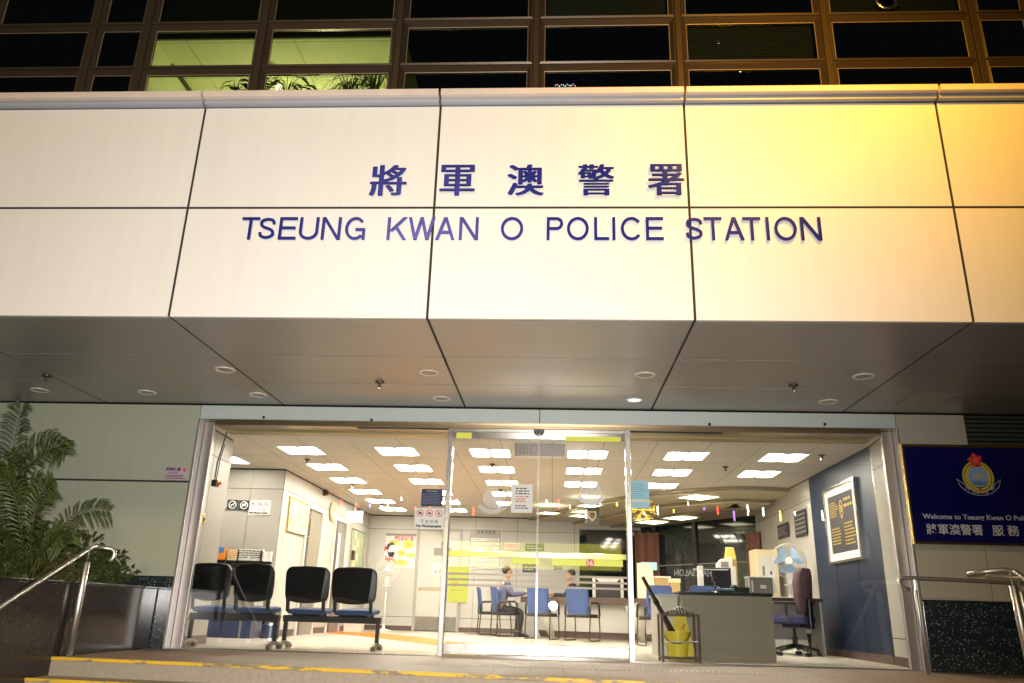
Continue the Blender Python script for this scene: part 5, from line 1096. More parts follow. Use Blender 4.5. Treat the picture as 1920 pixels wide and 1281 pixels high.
mn = thing('counter_screen', 'white framed dark screen standing on the counter at the right of the door opening', 'monitor', (at(1140, 1110, y=7.7).x, 7.7, .79))
MB().box(-.26, -.02, .0, .26, .02, .30).box(-.2, -.021, .3, .2, .02, .33).build('screen', 'blackmat', mn)
for a, b in ((-.31, -.25), (.25, .31)): MB().box(a, -.05, .0, b, .05, .37).build('side_post', 'white', mn, bevel=.006)
MB().prism([(-.25, .37), (.25, .37), (.14, .27), (-.14, .27)], -.045, -.025).build('hood', 'paper', mn)
# objects on the office side
def simple(name, lab, cat, loc, parts, rz=0):
    t = thing(name, lab, cat, loc, rz)
    for pn, fn, m_, bv in parts: mb = MB(); fn(mb); mb.build(pn, m_, t, bevel=bv)
    return t
p = at(1405, 1108, y=1.25)
simple('desk_terminal', 'grey-brown desk terminal with a pale label at the right end of the grey desk', 'machine', (at(1424, 1108, y=1.25).x, 1.25, .765), [('case', lambda m: m.box(-.145, -.1, 0, .145, .12, .20), 'midgrey', .01), ('rim', lambda m: m.box(-.15, -.106, .185, .15, .125, .20), 'white', .004), ('side_edge', lambda m: m.box(-.15, -.106, 0, -.135, -.1, .185), 'white', 0), ('label', lambda m: m.box(-.01, -.103, .06, .06, -.1, .10), 'paper', 0), ('label', lambda m: m.box(-.115, -.103, .02, -.095, -.1, .15), 'paper', 0), ('cable', lambda m: m.tube([(.15, -.05, .15), (.18, -.06, .1), (.17, -.06, .02), (.12, -.09, -.03)], .006, 6), 'white', 0)])
simple('telephone', 'black telephone with papers spread beside it on the grey desk', 'telephone', (at(1390, 1108, y=1.2).x, 1.2, .765), [('base', lambda m: m.prism([(-.1, 0), (.1, 0), (.1, .03), (-.1, .07)], -.10, .08, 'x'), 'black', .006), ('handset', lambda m: m.tube([(-.09, -.10, .07), (-.09, 0, .09), (-.09, .10, .07)], [.022, .014, .022], 8), 'black', 0), ('keypad', lambda m: m.box(-.02, -.06, .055, .07, .03, .062), 'midgrey', 0)])
simple('document_pile', 'slumped dark folders and papers on the grey desk left of the telephone', 'papers', (at(1358, 1108, y=1.3).x, 1.3, .765), [('folder', lambda m: m.box(-.12, -.1, 0, .13, .1, .02, .2), 'black', .003), ('folder', lambda m: m.box(-.09, -.1, .021, .15, .1, .045, -.1), 'navy', .003), ('sheet', lambda m: m.box(.0, -.09, .046, .18, .1, .055, .35), 'bluepaper', 0)])
simple('desk_camera', 'small camera on a chrome desk stand at the middle of the grey desk', 'camera', (at(1341, 1108, y=1.15).x, 1.15, .765), [('stand', lambda m: m.tube([(0, 0, .0), (0, 0, .12)], .010, 10), 'chrome', 0), ('foot', lambda m: m.lathe([(.035, 0), (.035, .008), (.01, .012)], (0, 0, 0), 16), 'chrome', 0), ('body', lambda m: m.box(-.03, -.04, .12, .035, .04, .18), 'black', .006), ('lens', lambda m: m.lathe([(.02, -.06), (.02, -.04)], (0, 0, .15), 12, 'y'), 'chrome', 0), ('cable', lambda m: m.tube([(.03, 0, .15), (.07, 0, .12), (.08, 0, .05), (.06, 0, .01)], .004, 6), 'black', 0)])
simple('monitor', 'white cased monitor seen from behind on the office desk', 'monitor', (at(1345, 1105, y=3.1).x, 3.1, .765), [('screen_back', lambda m: m.box(-.24, -.04, .08, .22, .04, .40), 'black', .01), ('side_panel', lambda m: m.box(-.27, -.06, .02, -.20, .06, .42), 'white', .006), ('side_panel', lambda m: m.box(.20, -.06, .02, .27, .06, .42), 'white', .006), ('shelf', lambda m: m.box(-.35, -.07, .365, .16, -.05, .375), 'white', 0), ('foot', lambda m: m.box(-.1, -.08, 0, .1, .1, .02).box(-.03, -.02, .02, .03, .02, .09), 'white', .004)])
simple('computer_tower', 'tilted pale grey screen housing above the monitor', 'machine', (at(1357, 1062, y=3.3).x, 3.3, .90), [('case', lambda m: m.prism([(-.10, .0), (.11, .0), (.12, .44), (-.04, .40), (-.10, .33)], -.06, .1), 'white', .01), ('vent', lambda m: m.box(-.05, -.063, .28, .06, -.06, .36), 'midgrey', 0)])
simple('tissue_box', 'small orange-yellow box perched high behind the monitors', 'box', (at(1369, 1045, y=3.5).x, 3.5, at(1369, 1049, y=3.5).z), [('box', lambda m: m.prism([(-.08, 0), (.08, 0), (.05, .17), (-.05, .17)], -.06, .06), 'postyel', .004), ('lid', lambda m: m.box(-.06, -.065, .168, .03, .06, .176), 'creampaper', 0)])
simple('storage_shelf', 'brown cardboard box stack under the small orange box', 'box', (at(1369, 1100, y=3.55).x, 3.55, .766), [('box', lambda m: m.box(-.12, -.1, 0, .10, .12, at(1369, 1049, y=3.5).z - .77), 'cardboard', .004), ('tape', lambda m: m.box(-.02, -.103, .0, .01, -.1, .4), 'creampaper', 0)])
simple('tall_cabinet', 'tall cream cabinet against the right wall behind the terminal', 'cabinet', (3.86, 5.6, 0), [('body', lambda m: m.box(-.2, -.2, .0, .2, .2, 1.62), 'creampaper', .01), ('door', lambda m: m.box(-.13, -.206, .9, .15, -.2, 1.5), 'white', .004), ('slot', lambda m: m.box(-.08, -.21, 1.18, -.04, -.206, 1.34), 'midgrey', 0), ('slot', lambda m: m.box(.05, -.21, 1.2, .08, -.206, 1.26), 'blue', 0), ('handle', lambda m: m.box(-.02, -.22, 1.05, .02, -.206, 1.08), 'steel', 0)])
simple('white_cabinet', 'low white side cabinet behind the plum chair below the fan', 'cabinet', (3.72, 4.35, 0), [('body', lambda m: m.box(-.4, -.2, .0, .4, .2, .80), 'white', .008), ('door', lambda m: m.box(-.38, -.205, .05, -.01, -.2, .75), 'cream', .003), ('door', lambda m: m.box(.01, -.205, .05, .38, -.2, .75), 'cream', .003)])
simple('waste_bin', 'dark waste bin with a white bag edge beside the plum chair', 'bin', (3.98, 3.45, 0), [('bin', lambda m: m.lathe([(.09, 0), (.12, .32), (.115, .32), (.085, .01)], (0, 0, 0), 20), 'blackmat', 0), ('bag_edge', lambda m: m.lathe([(.123, .29), (.126, .34), (.112, .345), (.114, .3)], (0, 0, 0), 20), 'paper', 0)])
yb_ = 6.2
simple('partition_screen', 'leaning pale cream panel standing on the counter right of the door post', 'panel', (at(1213, 1112, y=yb_).x, yb_, .77), [('panel', lambda m: m.prism([(-.17, 0), (.17, 0), (.10, .62), (-.17, .62)], -.02, .02), 'creampaper', .004), ('blue_edge', lambda m: m.prism([(.03, .50), (.20, .50), (.20, .64), (-.1, .64)], .022, .03), 'bluepaper', 0)])
simple('cardboard_box', 'open cardboard box with yellow file flaps on the counter beside the pale panel', 'box', (at(1243, 1102, y=yb_).x, yb_, .79), [('box', lambda m: m.box(-.15, -.12, 0, .13, .12, .34), 'cardboard', .004), ('flap', lambda m: m.box(-.16, -.15, .34, .13, .1, .37), 'white', .004)])
simple('cardboard_box', 'smaller yellow-topped cardboard box right of the open one', 'box', (at(1262, 1102, y=yb_).x, yb_ - .1, .79), [('box', lambda m: m.box(-.09, -.1, 0, .10, .1, .26), 'cardboard', .004), ('lid', lambda m: m.box(-.1, -.11, .26, .11, .11, .33), 'creampaper', .006)])
simple('paper_rolls', 'grey-green rolled bundles lying on the counter behind the blue chair', 'rolls', (at(1292, 1100, y=5.6).x, 5.6, .79), [('roll', lambda m: m.tube([(-.2, 0, .05), (-.02, 0, .05)], .05, 12), 'laminate', 0), ('roll', lambda m: m.tube([(.0, 0, .055), (.24, 0, .055)], .055, 12), 'grey', 0)])
simple('curtain', 'red-brown curtain at the right end of the dark office windows', 'curtain', (4.05, 6.98, .5), [('cloth', lambda m: m.prism([(-.16, -.03), (-.1, .0), (-.05, -.03), (0, 0), (.05, -.03), (.1, 0), (.16, -.03), (.16, .02), (-.16, .04)], 0, 1.55, 'z'), 'redbrown', 0), ('curtain_rail', lambda m: m.tube([(-.2, 0, 1.56), (.18, 0, 1.56)], .012, 6), 'steel', 0)], R(-50))
simple('curtain', 'red-brown curtain at the left end of the dark office windows', 'curtain', (at(1215, 1020, y=9.6).x, 9.6, .8), [('cloth', lambda m: m.prism([(-.3, -.03), (-.2, .0), (-.1, -.03), (0, 0), (.1, -.03), (.2, 0), (.3, -.03), (.3, .02), (-.3, .04)], 0, 1.45, 'z'), 'redbrown', 0), ('curtain_rail', lambda m: m.tube([(-.35, 0, 1.46), (.34, 0, 1.46)], .012, 6), 'steel', 0)])
# stool with towels, bucket, pole, wet-floor sign
so_ = thing('towel_rack', 'dark metal stool frame holding the yellow bucket, just inside the glass', 'stool', (1.555, .42, 0))
for i, (sx, sy) in enumerate(((-1, -1), (1, -1), (1, 1), (-1, 1))): MB().bar((sx * .20, sy * .15, 0), (sx * .20, sy * .15, .50), .026).build('leg', 'brownmetal', so_)
for z_ in (.495, .215, .045):
    rl = MB()
    for a, b in (((-.2, -.15), (.2, -.15)), ((.2, -.15), (.2, .15)), ((.2, .15), (-.2, .15)), ((-.2, .15), (-.2, -.15))): rl.bar((a[0], a[1], z_), (b[0], b[1], z_), .020 if z_ != .215 else .010)
    rl.build('rail', 'brownmetal' if z_ != .215 else 'steel', so_)
tw = MB(); N = 10
for i in range(N + 1):
    for j in range(N + 1):
        u, v = i / N, j / N; x = -.14 + .30 * u; y = -.14 + .28 * v; z_ = .515 + .07 * math.sin(math.pi * min(1, u * 1.05)) * math.sin(math.pi * v * .9 + .2) + .012 * math.sin(9 * u + 5 * v); tw.v.append(Vector((1.555 + x, .42 + y, z_)))
for i in range(N):
    for j in range(N): q = i * (N + 1) + j; tw.f.append([q, q + 1, q + N + 2, q + N + 1])
n0 = len(tw.v); tw.v += [p - Vector((0, 0, .014)) for p in tw.v]; tw.f += [[i + n0 for i in reversed(f)] for f in list(tw.f)]
for k in range(N): tw.f += [[k, k + 1, n0 + k + 1, n0 + k], [N * (N + 1) + k + 1, N * (N + 1) + k, n0 + N * (N + 1) + k, n0 + N * (N + 1) + k + 1], [k * (N + 1), (k + 1) * (N + 1), n0 + (k + 1) * (N + 1), n0 + k * (N + 1)], [k * (N + 1) + N, (k + 1) * (N + 1) + N, n0 + (k + 1) * (N + 1) + N, n0 + k * (N + 1) + N]]
def stripes():
    m = mat('grey_striped_towel', (.3, .29, .26), .95, var=.1); nt = m.node_tree; b = nt.nodes['Principled BSDF']; w = nn(nt, 'ShaderNodeTexWave', Scale=9., Distortion=1.5); tc = nn(nt, 'ShaderNodeTexCoord'); r = nn(nt, 'ShaderNodeValToRGB')
    r.color_ramp.elements[0].color = (.03, .03, .03, 1); r.color_ramp.elements[1].color = (.36, .34, .30, 1); r.color_ramp.elements[0].position = .35; r.color_ramp.elements[1].position = .5
    nt.links.new(tc.outputs['Object'], w.inputs['Vector']); nt.links.new(w.outputs['Fac'], r.inputs[0]); nt.links.new(r.outputs[0], b.inputs['Base Color']); return m
tag(tw.build('folded_towel', stripes(), smooth=True), 'grey and black striped towel draped over the stool frame', 'towel')
bk = thing('bucket', 'yellow plastic bucket standing inside the stool frame', 'bucket', (1.54, .43, .06))
MB().lathe([(.105, 0), (.135, .25), (.142, .25), (.142, .262), (.130, .262), (.100, .012), (.001, .01)], (0, 0, 0), 28).build('tub', 'yellow', bk, smooth=False); MB().tube([(.14 * math.cos(R(a)), -.14 * math.sin(R(a)) * .9 - .01, .24 - .10 * math.sin(R(a)) + .02 * math.cos(R(a))) for a in range(0, 181, 15)], .006, 6).build('handle', 'brownmetal', bk)
a, b = at(1205, 1082, y=.30), at(1262, 1188, y=.46)
pg = thing('mop_pole', 'thick dark pole leaning out of the yellow bucket across the blue chair', 'pole', tuple(b)); MB().tube([(a.x - b.x, a.y - b.y, a.z - b.z), ((a.x - b.x) * .5, (a.y - b.y) * .5, (a.z - b.z) * .5), (0, 0, 0)], [.020, .026, .036], 10).build('shaft', 'brownmetal', pg); MB().tube([((a.x - b.x) * .52, (a.y - b.y) * .52, (a.z - b.z) * .52), ((a.x - b.x) * .60, (a.y - b.y) * .60, (a.z - b.z) * .60)], .034, 10).build('collar', 'black', pg)
wf = thing('wet_floor_sign', 'yellow folding wet-floor board standing behind the bucket', 'sign', (1.64, .72, 0)); MB().add([(-.15, 0, 0), (.15, 0, 0), (.06, .08, .5), (-.06, .08, .5), (-.15, .012, 0), (.15, .012, 0), (.06, .092, .5), (-.06, .092, .5)], [(0, 1, 2, 3), (4, 7, 6, 5), (0, 4, 5, 1), (1, 5, 6, 2), (2, 6, 7, 3), (3, 7, 4, 0)]).build('front_board', 'yellow', wf); MB().add([(-.15, .26, 0), (.15, .26, 0), (.06, .095, .5), (-.06, .095, .5), (-.15, .272, 0), (.15, .272, 0), (.06, .107, .5), (-.06, .107, .5)], [(0, 1, 2, 3), (4, 7, 6, 5), (0, 4, 5, 1), (1, 5, 6, 2), (2, 6, 7, 3), (3, 7, 4, 0)]).build('rear_board', 'yellow', wf); MB().bar((-.03, .035, .30), (.04, .05, .40), .015, .003).bar((.04, .05, .4), (.02, .04, .32), .012, .003).build('red_mark', 'red', wf)
# brochure cabinet, brochures, bin in the left alcove
cb_ = thing('brochure_cabinet', 'beige and navy cabinet in the alcove behind the left bench', 'cabinet', (-4.72, 3.35, 0))
MB().box(-.46, -.2, .36, .42, .2, .74).build('upper_body', 'laminate', cb_); MB().box(-.46, -.2, .0, .42, .2, .355).build('lower_body', 'navy', cb_); MB().box(-.47, -.21, .742, .43, .21, .80).build('shelf', 'black', cb_); MB().box(-.47, .1, .80, .43, .13, 1.03).build('rack_back', 'black', cb_); MB().box(-.47, -.16, 1.03, .5, .15, 1.065).build('top_shelf', 'black', cb_, bevel=.004); MB().box(.24, -.208, .0, .27, -.2, .74).build('stile', 'midgrey', cb_)
for (u0, v0, u1), m_, lab in (((407, 1026, 421), 'orange', 'orange and blue leaflets at the left end of the brochure shelf'), ((428, 1030, 446), 'creampaper', 'cream illustrated leaflets second from the left on the brochure shelf'), ((447, 1029, 470), 'paper', 'white block-lettered leaflets in the middle of the brochure shelf'), ((473, 1030, 491), 'paper', 'white and purple leaflets fourth along the brochure shelf'), ((492, 1034, 507), 'paper', 'black sided white leaflet box at the right end of the brochure shelf')):
    a, b = at(u0, v0, y=3.25), at(u1, 1054, y=3.25); w_, h_ = b.x - a.x, a.z - 1.067
    t = thing('leaflet_stack', lab, 'leaflets', (a.x, 3.25, 1.067), 0, 'leaflet stacks on the brochure shelf'); MB().box(0, 0, 0, w_, .05, h_).build('leaflet', m_, t); MB().box(-.006, -.004, 0, w_ + .006, .06, h_ * .22).build('holder', 'black', t)
    MB().box(-.008, .0, 0, -.001, .08, h_ * .95).build('divider', 'navy', t)
    if 'orange' in lab: MB().box(.0, -.003, h_ * .66, w_ * .8, -.0005, h_).build('blue_cover', mat('leaflet_blue', (.05, .18, .5), .5), t)
    elif 'end' not in lab: scribble(.01, h_ * .35, w_ - .01, h_ * .95, 4, 'ink' if 'cream' not in lab else 'orange', t)
    else: MB().box(-.03, .0, 0, -.009, .12, h_).build('black_side', 'black', t)
simple('steel_bin', 'round steel bin beside the brochure cabinet behind the left bench', 'bin', (-4.02, 3.2, 0), [('body', lambda m: m.lathe([(.13, 0), (.13, .42), (.12, .44), (.001, .45)], (0, 0, 0), 28), 'steel', 0), ('navy_band', lambda m: m.lathe([(.132, .02), (.132, .20), (.131, .20), (.131, .02)], (0, 0, 0), 28), 'navy', 0)])
simple('step_stool', 'small white block on the floor beyond the bench near the left fan', 'box', (at(690, 1180, y=8.0).x - .2, 7.6, 0), [('block', lambda m: m.box(-.18, -.12, 0, .18, .12, .36), 'white', .01), ('drawer', lambda m: m.box(-.16, -.126, .2, .16, -.12, .33), 'cream', .003)])
# ================================================================== people
def skin_mesh(name, chains, m, parent, root=0, sub=2):
    """chains: list of lists of (x,y,z,r); the first point of a later chain may be an index into the point list"""
    vs, rs, es = [], [], []
    for ch in chains:
        prev = None
        for p in ch:
            if isinstance(p, int): prev = p; continue
            vs.append(p[:3]); rs.append(p[3]); i = len(vs) - 1
            if prev is not None: es.append((prev, i))
            prev = i
    me = bpy.data.meshes.new(name); me.from_pydata(vs, es, []); o = bpy.data.objects.new(name, me); COL.objects.link(o); o.parent = parent
    sk = o.modifiers.new('skin', 'SKIN'); sk.use_smooth_shade = True
    lay = me.skin_vertices[0] if me.skin_vertices else None
    if lay is None:
        bpy.context.view_layer.objects.active = o
    if me.skin_vertices:
        for i, r in enumerate(rs): me.skin_vertices[0].data[i].radius = (r, r) if not isinstance(r, tuple) else r; me.skin_vertices[0].data[i].use_root = (i == root)
    s2 = o.modifiers.new('sub', 'SUBSURF'); s2.levels = sub; s2.render_levels = sub
    me.materials.append(M[m] if isinstance(m, str) else m)
    return o
def person(lab, loc, rz, top_m, lean=.10, turn=0., armf=1., hair='short'):
    """seated, faces local +x, origin on the floor under the hips"""
    t = thing('person', lab, 'person', loc, rz)
    L = lean; hx = .03 + L * 1.25
    ch = [[(0, 0, .52, (.15, .12)), (.02 + L * .3, 0, .68, (.145, .10)), (.03 + L * .7, 0, .86, (.17, .105)), (.03 + L, 0, 1.0, (.13, .085)), (.03 + L * 1.1, 0, 1.09, .052), (hx + .01, 0, 1.14, .052), (hx + .03, 0, 1.19, (.07, .078)), (hx + .03, 0, 1.26, (.078, .093)), (hx + .015, 0, 1.32, (.068, .08))]]
    n = 9
    for s in (-1, 1):
        hd = Vector((.40 + L + .05, s * .13, .84)); sh = Vector((.03 + L, s * .18, 1.01)); el = Vector((.14 + L, s * .25, .80))
        arm = [3, (sh.x, sh.y, sh.z, .055), (el.x, el.y, el.z, .042), ((el.x + hd.x) / 2, (el.y + hd.y) / 2, (el.z + hd.z) / 2, .038), (hd.x, hd.y, hd.z, .025), (hd.x + .05, hd.y - s * .005, hd.z, .030), (hd.x + .085, hd.y - s * .01, hd.z - .002, .026)]
        ch.append(arm); palm = n + 5; n += 6
        for k, (dy, ln) in enumerate(((-.028, .062), (-.010, .072), (.009, .068), (.026, .052))):
            ch.append([palm, (hd.x + .10, hd.y - s * .01 + dy, hd.z, .009), (hd.x + .10 + ln * .6, hd.y - s * .01 + dy * 1.15, hd.z - .006, .008), (hd.x + .10 + ln, hd.y - s * .01 + dy * 1.15, hd.z - .022, .0065)]); n += 3
        ch.append([palm - 1, (hd.x + .06, hd.y - s * .045, hd.z - .004, .010), (hd.x + .09, hd.y - s * .058, hd.z - .012, .0085)]); n += 2
        ch.append([0, (.08, s * .09, .51, .085), (.26, s * .11, .50, .075), (.43, s * .12, .48, .060), (.42, s * .12, .28, .050), (.40, s * .12, .09, .036), (.46, s * .125, .045, .036), (.56, s * .13, .035, .028)]); n += 7
    body = skin_mesh('body', ch, 'skin', t)
    # face
    f = MB(); hz = 1.255
    f.prism([(hx + .10, hz - .02), (hx + .128, hz - .035), (hx + .105, hz - .042)], -.012, .012, 'y'); f.build('nose', 'skin', body, bevel=.004)
    for s in (-1, 1):
        MB().ball((hx + .098, s * .030, hz + .004), .010, 8).build('eye', 'ink', body, smooth=True); MB().ball((hx + .015, s * .082, hz - .01), .024, 8, (.7, .35, 1)).build('ear', 'skin', body, smooth=True)
    MB().box(hx + .092, -.022, hz - .066, hx + .104, .022, hz - .058).build('mouth', mat('lip_tone', (.30, .10, .08), .5, var=0) if 'lip' not in M else M['lip'], body)
    if hair == 'glasses': MB().tube([(hx + .03, .082, hz + .006), (hx + .112, .055, hz + .006), (hx + .122, 0, hz + .006), (hx + .112, -.055, hz + .006), (hx + .03, -.082, hz + .006)], .0035, 5).build('glasses', 'ink', body)
    hb_ = MB(); hb_.ball((hx - .012, 0, 1.285), .097, 20, (1.0, .88, .90))
    hb_.map(lambda p: (p.x, p.y, max(p.z, 1.195 + .105 * max(0, min(1, (p.x - hx + .03) / .09))))); hb_.build('hair', 'hair', t, smooth=True)
    # clothes: jacket with sleeves, trousers, shoes
    jc = [[(-.005, 0, .53, (.175, .135)), (.015 + L * .3, 0, .68, (.17, .125)), (.025 + L * .7, 0, .86, (.195, .13)), (.02 + L, 0, 1.01, (.155, .105)), (.035 + L * 1.05, 0, 1.065, (.072, .065))]]
    for s in (-1, 1):
        hd = Vector((.40 + L + .05, s * .13, .84)); sh = Vector((.03 + L, s * .19, 1.01)); el = Vector((.14 + L, s * .26, .80))
        jc.append([3, (sh.x, sh.y, sh.z, .075), (el.x, el.y, el.z, .060), ((el.x + hd.x) / 2, (el.y + hd.y) / 2, (el.z + hd.z) / 2, .052), (hd.x - .01, hd.y, hd.z, .040)])
    skin_mesh('jacket', jc, top_m, t)
    tr_ = [[(0, 0, .54, (.165, .13)), (.05, 0, .50, (.13, .10))]]
    for s in (-1, 1): tr_.append([0, (.08, s * .10, .51, .100), (.26, s * .115, .50, .090), (.44, s * .125, .475, .075), (.43, s * .125, .28, .066), (.405, s * .125, .10, .056)])
    skin_mesh('trousers', tr_, 'trouser', t)
    for s in (-1, 1): MB().prism([(.34, 0), (.61, 0), (.62, .03), (.56, .055), (.46, .075), (.42, .11), (.35, .11)], s * .125 - .042, s * .125 + .042, 'y').build('shoe', 'black', t, bevel=.014, seg=2)
    return t
M['lip'] = mat('lip_tone', (.30, .10, .08), .5, var=0)
p = at(944, 1078, y=7.75); person('seated man in a blue-grey jacket with short dark hair and glasses leaning on the counter', (p.x - .08, 7.75, 0), R(12), 'jacket', .10, hair='glasses')
p = at(1073, 1080, y=8.55); person('seated man in a dark uniform behind the counter, head bowed toward the other man', (p.x + .12, 8.55, 0), R(188), 'uniform', .10)

# ================================================================== plants
def leaf_add(mb, c, d, up, L, w, curl_=.25):
    d = d.normalized(); s = d.cross(up)
    if s.length < .05: s = Vector((1, 0, 0))
    s.normalize(); n_ = s.cross(d).normalized()
    a, b, e = c, c + d * L * .5 + n_ * L * .08, c + d * L - Vector((0, 0, 1)) * L * curl_
    i = len(mb.v); mb.v += [a, c + d * L * .25 + s * w * .8 - n_ * .1 * w, b + s * w - n_ * .15 * w, c + d * L * .8 + s * w * .55 - Vector((0, 0, 1)) * L * curl_ * .5, e, c + d * L * .8 - s * w * .55 - Vector((0, 0, 1)) * L * curl_ * .5, b - s * w - n_ * .15 * w, c + d * L * .25 - s * w * .8 - n_ * .1 * w, b]
    mb.f += [[i, i + 1, i + 2, i + 8], [i + 8, i + 2, i + 3, i + 4], [i, i + 8, i + 6, i + 7], [i + 8, i + 4, i + 5, i + 6]]
rnd = random.Random(11)
def frond(mb, st, pts, n, Lf, w=.010, droop=.35):
    P_ = [Vector(p) for p in pts]; segs = []
    for i in range(len(P_) - 1):
        p0, p1, p2, p3 = [P_[max(0, min(len(P_) - 1, i + o))] for o in (-1, 0, 1, 2)]
        for k in range(8):
            u = k / 8; segs.append(.5 * (2 * p1 + (p2 - p0) * u + (2 * p0 - 5 * p1 + 4 * p2 - p3) * u * u + (3 * p1 - p0 - 3 * p2 + p3) * u ** 3))
    segs.append(P_[-1]); st.tube(segs, [.007 * (1 - .75 * i / len(segs)) for i in range(len(segs))], 5)
    for k in range(n):
        f = .18 + .82 * k / (n - 1); x = f * (len(segs) - 1); i = min(int(x), len(segs) - 2); c = segs[i].lerp(segs[i + 1], x - i); d = (segs[i + 1] - segs[i]).normalized()
        sd = d.cross(Vector((.15, -1, .3))).normalized()
        for s in (-1, 1):
            L = Lf * math.sin(math.pi * (.18 + .78 * (1 - f) ** .8)) * rnd.uniform(.85, 1.1) + .03
            dr = (sd * s * 1.0 + d * .75 + Vector((rnd.uniform(-.1, .1), rnd.uniform(-.45, .1), rnd.uniform(-.1, .1)))).normalized()
            leaf_add(mb, c, dr, Vector((0, -1, .2)), L, w * rnd.uniform(.8, 1.2), droop)
def palm(name, lab, base, fr, Lf=.20):
    t = thing(name, lab, 'plant', base, 0, 'potted palms and shrubs in the planter'); mb, st = MB(), MB()
    for pts, n in fr: frond(mb, st, pts, n, Lf)
    mb.build('fronds', 'palm', t, world=True); st.build('stem', 'leafy', t, world=True, smooth=True)
q = lambda u, v, y: tuple(at(u, v, y=y))
b0 = q(10, 1090, -1.1)
palm('palm', 'tall feathery palm rising in front of the green-grey wall at the left edge', (b0[0], b0[1], .56), [
    ([b0, q(14, 960, -1.1), q(24, 850, -1.15), q(40, 762, -1.3)], 30), ([b0, q(20, 950, -1.1), q(45, 860, -1.3), q(85, 825, -1.5), q(118, 850, -1.6)], 26),
    ([b0, q(12, 940, -1.0), q(50, 870, -.9), q(95, 838, -.8), q(122, 842, -.8)], 22), ([b0, q(5, 960, -1.2), q(-15, 860, -1.3), q(-60, 800, -1.4)], 24), ([b0, q(18, 980, -1.2), q(48, 920, -1.3), q(72, 905, -1.4), q(92, 935, -1.6)], 24)])
b1 = q(55, 1090, -1.3)
palm('palm', 'low arching palm whose longest frond reaches right across the wall panel', (b1[0], b1[1], .56), [
    ([b1, q(90, 1030, -1.3), q(130, 972, -1.3), q(170, 955, -1.3), q(203, 957, -1.2)], 26), ([b1, q(60, 1000, -2), q(70, 940, -2.1), q(98, 900, -2.2)], 22), ([b1, q(40, 1000, -2), q(28, 930, -2.1), q(5, 890, -2.2)], 22), ([b1, q(75, 1040, -2.1), q(110, 1000, -2.3), q(125, 1020, -2.4)], 20)], .18)
def shrub(lab, cu, cv, y, rx_, ry_, rz_, n, L, w, m='leaf', seed=1):
    rn = random.Random(seed); c = at(cu, cv, y=y); t = thing('shrub', lab, 'plant', (c.x, c.y, .56), 0, 'potted palms and shrubs in the planter'); mb, st = MB(), MB()
    base = Vector((c.x, c.y, .56))
    lobes = [Vector((rn.uniform(-.7, .7) * rx_, rn.uniform(-.7, .7) * ry_, rn.uniform(-.4, .8) * rz_)) for _ in range(9)]
    for lb in lobes: st.tube([base, base.lerp(c + lb, .5) + Vector((rn.uniform(-.03, .03), 0, .02)), c + lb], .006, 5)
    for i in range(n):
        lb = lobes[i % 9]; v = Vector((rn.gauss(0, 1), rn.gauss(0, 1), rn.gauss(0, 1))).normalized(); r = rn.uniform(.35, 1) ** .5
        pos = c + lb + Vector((v.x * rx_ * .5 * r, v.y * ry_ * .5 * r, v.z * rz_ * .5 * r))
        if pos.z < .5: continue
        d = (v + Vector((rn.uniform(-.5, .5), rn.uniform(-.8, .2), rn.uniform(-.2, .6)))).normalized(); leaf_add(mb, pos, d, Vector((rn.uniform(-.4, .4), -.5, 1)), L * rn.uniform(.6, 1.25), w * rn.uniform(.7, 1.2), rn.uniform(.1, .5))
    mb.build('foliage', m, t, world=True); st.build('stem', 'leafy', t, world=True)
shrub('dense broad-leaved shrub at the left edge of the planter', 15, 1030, -1.0, .42, .3, .34, 760, .11, .030, seed=1)
shrub('bushy mid-green shrub in the planter beneath the low palm', 88, 1035, -.9, .38, .3, .27, 720, .10, .028, seed=2)
shrub('yellowish-green shrub drooping over the planter rim left of the handrail post', 118, 1066, -1.25, .24, .2, .15, 320, .08, .024, 'leafy', seed=3)
shrub('small-leaved shrub behind the handrail post in the planter', 165, 1064, -.7, .28, .25, .18, 420, .075, .022, seed=4)
shrub('lowest small shrub at the right end of the planter against the wall', 208, 1082, -.35, .22, .15, .10, 240, .07, .022, seed=5)
shrub('very dark drooping bush high at the left edge behind the palm stems', 2, 905, -1.5, .20, .2, .28, 170, .10, .026, 'palm', seed=6)
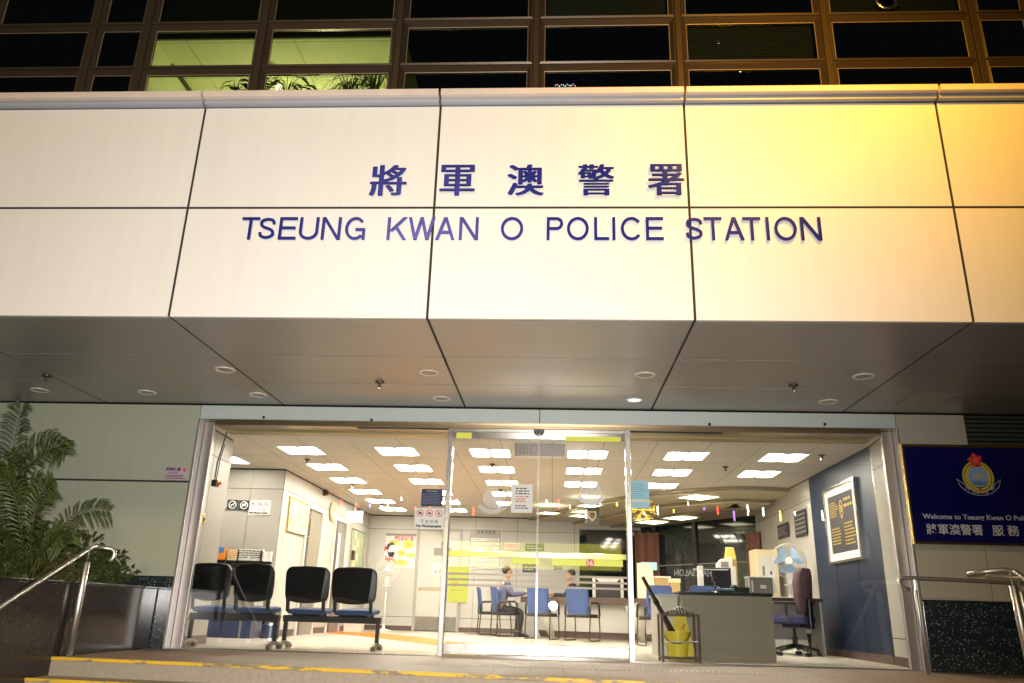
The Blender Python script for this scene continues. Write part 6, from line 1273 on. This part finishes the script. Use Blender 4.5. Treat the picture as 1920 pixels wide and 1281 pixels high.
# house plants on the upstairs sill
def houseplant(lab, u, v, y, n, L, w, spread, up, mleaf, seed):
    rn = random.Random(seed); c = at(u, v, y=y); t = thing('house_plant', lab, 'plant', (c.x, c.y, 5.03), 0, 'plants on the lit upstairs window sill'); mb, st = MB(), MB()
    pz = 5.03; MB().lathe([(.07, 0), (.10, c.z - pz - .02), (.11, c.z - pz - .02), (.11, c.z - pz + .02), (.095, c.z - pz + .02), (.085, c.z - pz - .03), (.001, c.z - pz - .03)], (0, 0, 0), 18).build('pot', 'brownmetal', t)
    for i in range(n):
        a = rn.uniform(0, 6.283); hh = rn.uniform(.3, 1) * up; tip = c + Vector((math.cos(a) * spread * rn.uniform(.3, 1), math.sin(a) * spread * .3, hh)); st.tube([c, c.lerp(tip, .6) + Vector((0, 0, .06)), tip], .004, 4)
        leaf_add(mb, tip, Vector((math.cos(a), math.sin(a) * .3, rn.uniform(-.5, .2))), Vector((0, -.6, 1)), L * rn.uniform(.6, 1.2), w * rn.uniform(.7, 1.2), .35)
    mb.build('leaves', mleaf, t, world=True); st.build('stem', mleaf, t, world=True)
houseplant('broad-leaved house plant silhouetted upstairs left of the window mullion', 440, 186, -1.95, 11, .17, .045, .14, .26, 'houseleaf', 1)
houseplant('large broad-leaved house plant silhouetted upstairs right of the window mullion', 535, 184, -1.95, 22, .20, .05, .24, .28, 'houseleaf', 2)
houseplant('thin trailing house plant low in the lit window upstairs, furthest left', 385, 190, -1.95, 8, .10, .02, .13, .10, 'houseleaf', 4)
def spider(lab, u, v, y, seed):
    rn = random.Random(seed); c = at(u, v, y=y); t = thing('house_plant', lab, 'plant', (c.x, c.y, 5.03), 0, 'plants on the lit upstairs window sill'); mb = MB()
    MB().lathe([(.07, 0), (.10, c.z - 5.03), (.11, c.z - 5.03), (.001, c.z - 5.035)], (0, 0, 0), 18).build('pot', 'brownmetal', t)
    for i in range(46):
        a = rn.uniform(0, 6.283); s = rn.uniform(.12, .30); h_ = rn.uniform(.12, .32); mb.tube([c, c + Vector((math.cos(a) * s * .4, math.sin(a) * s * .2, h_)), c + Vector((math.cos(a) * s * .8, math.sin(a) * s * .3, h_ * .9)), c + Vector((math.cos(a) * s * 1.1, math.sin(a) * s * .3, h_ * .45))], [.004, .005, .004, .001], 4)
    mb.build('leaves', mat('pale_green_blade', (.07, .11, .02), .5, var=.3), t, world=True)
spider('spider plant with arching thin blades in the lit upstairs window, centre', 652, 186, -1.95, 5)
spider('spider plant with arching thin blades in the lit upstairs window, furthest right', 700, 182, -1.95, 6)
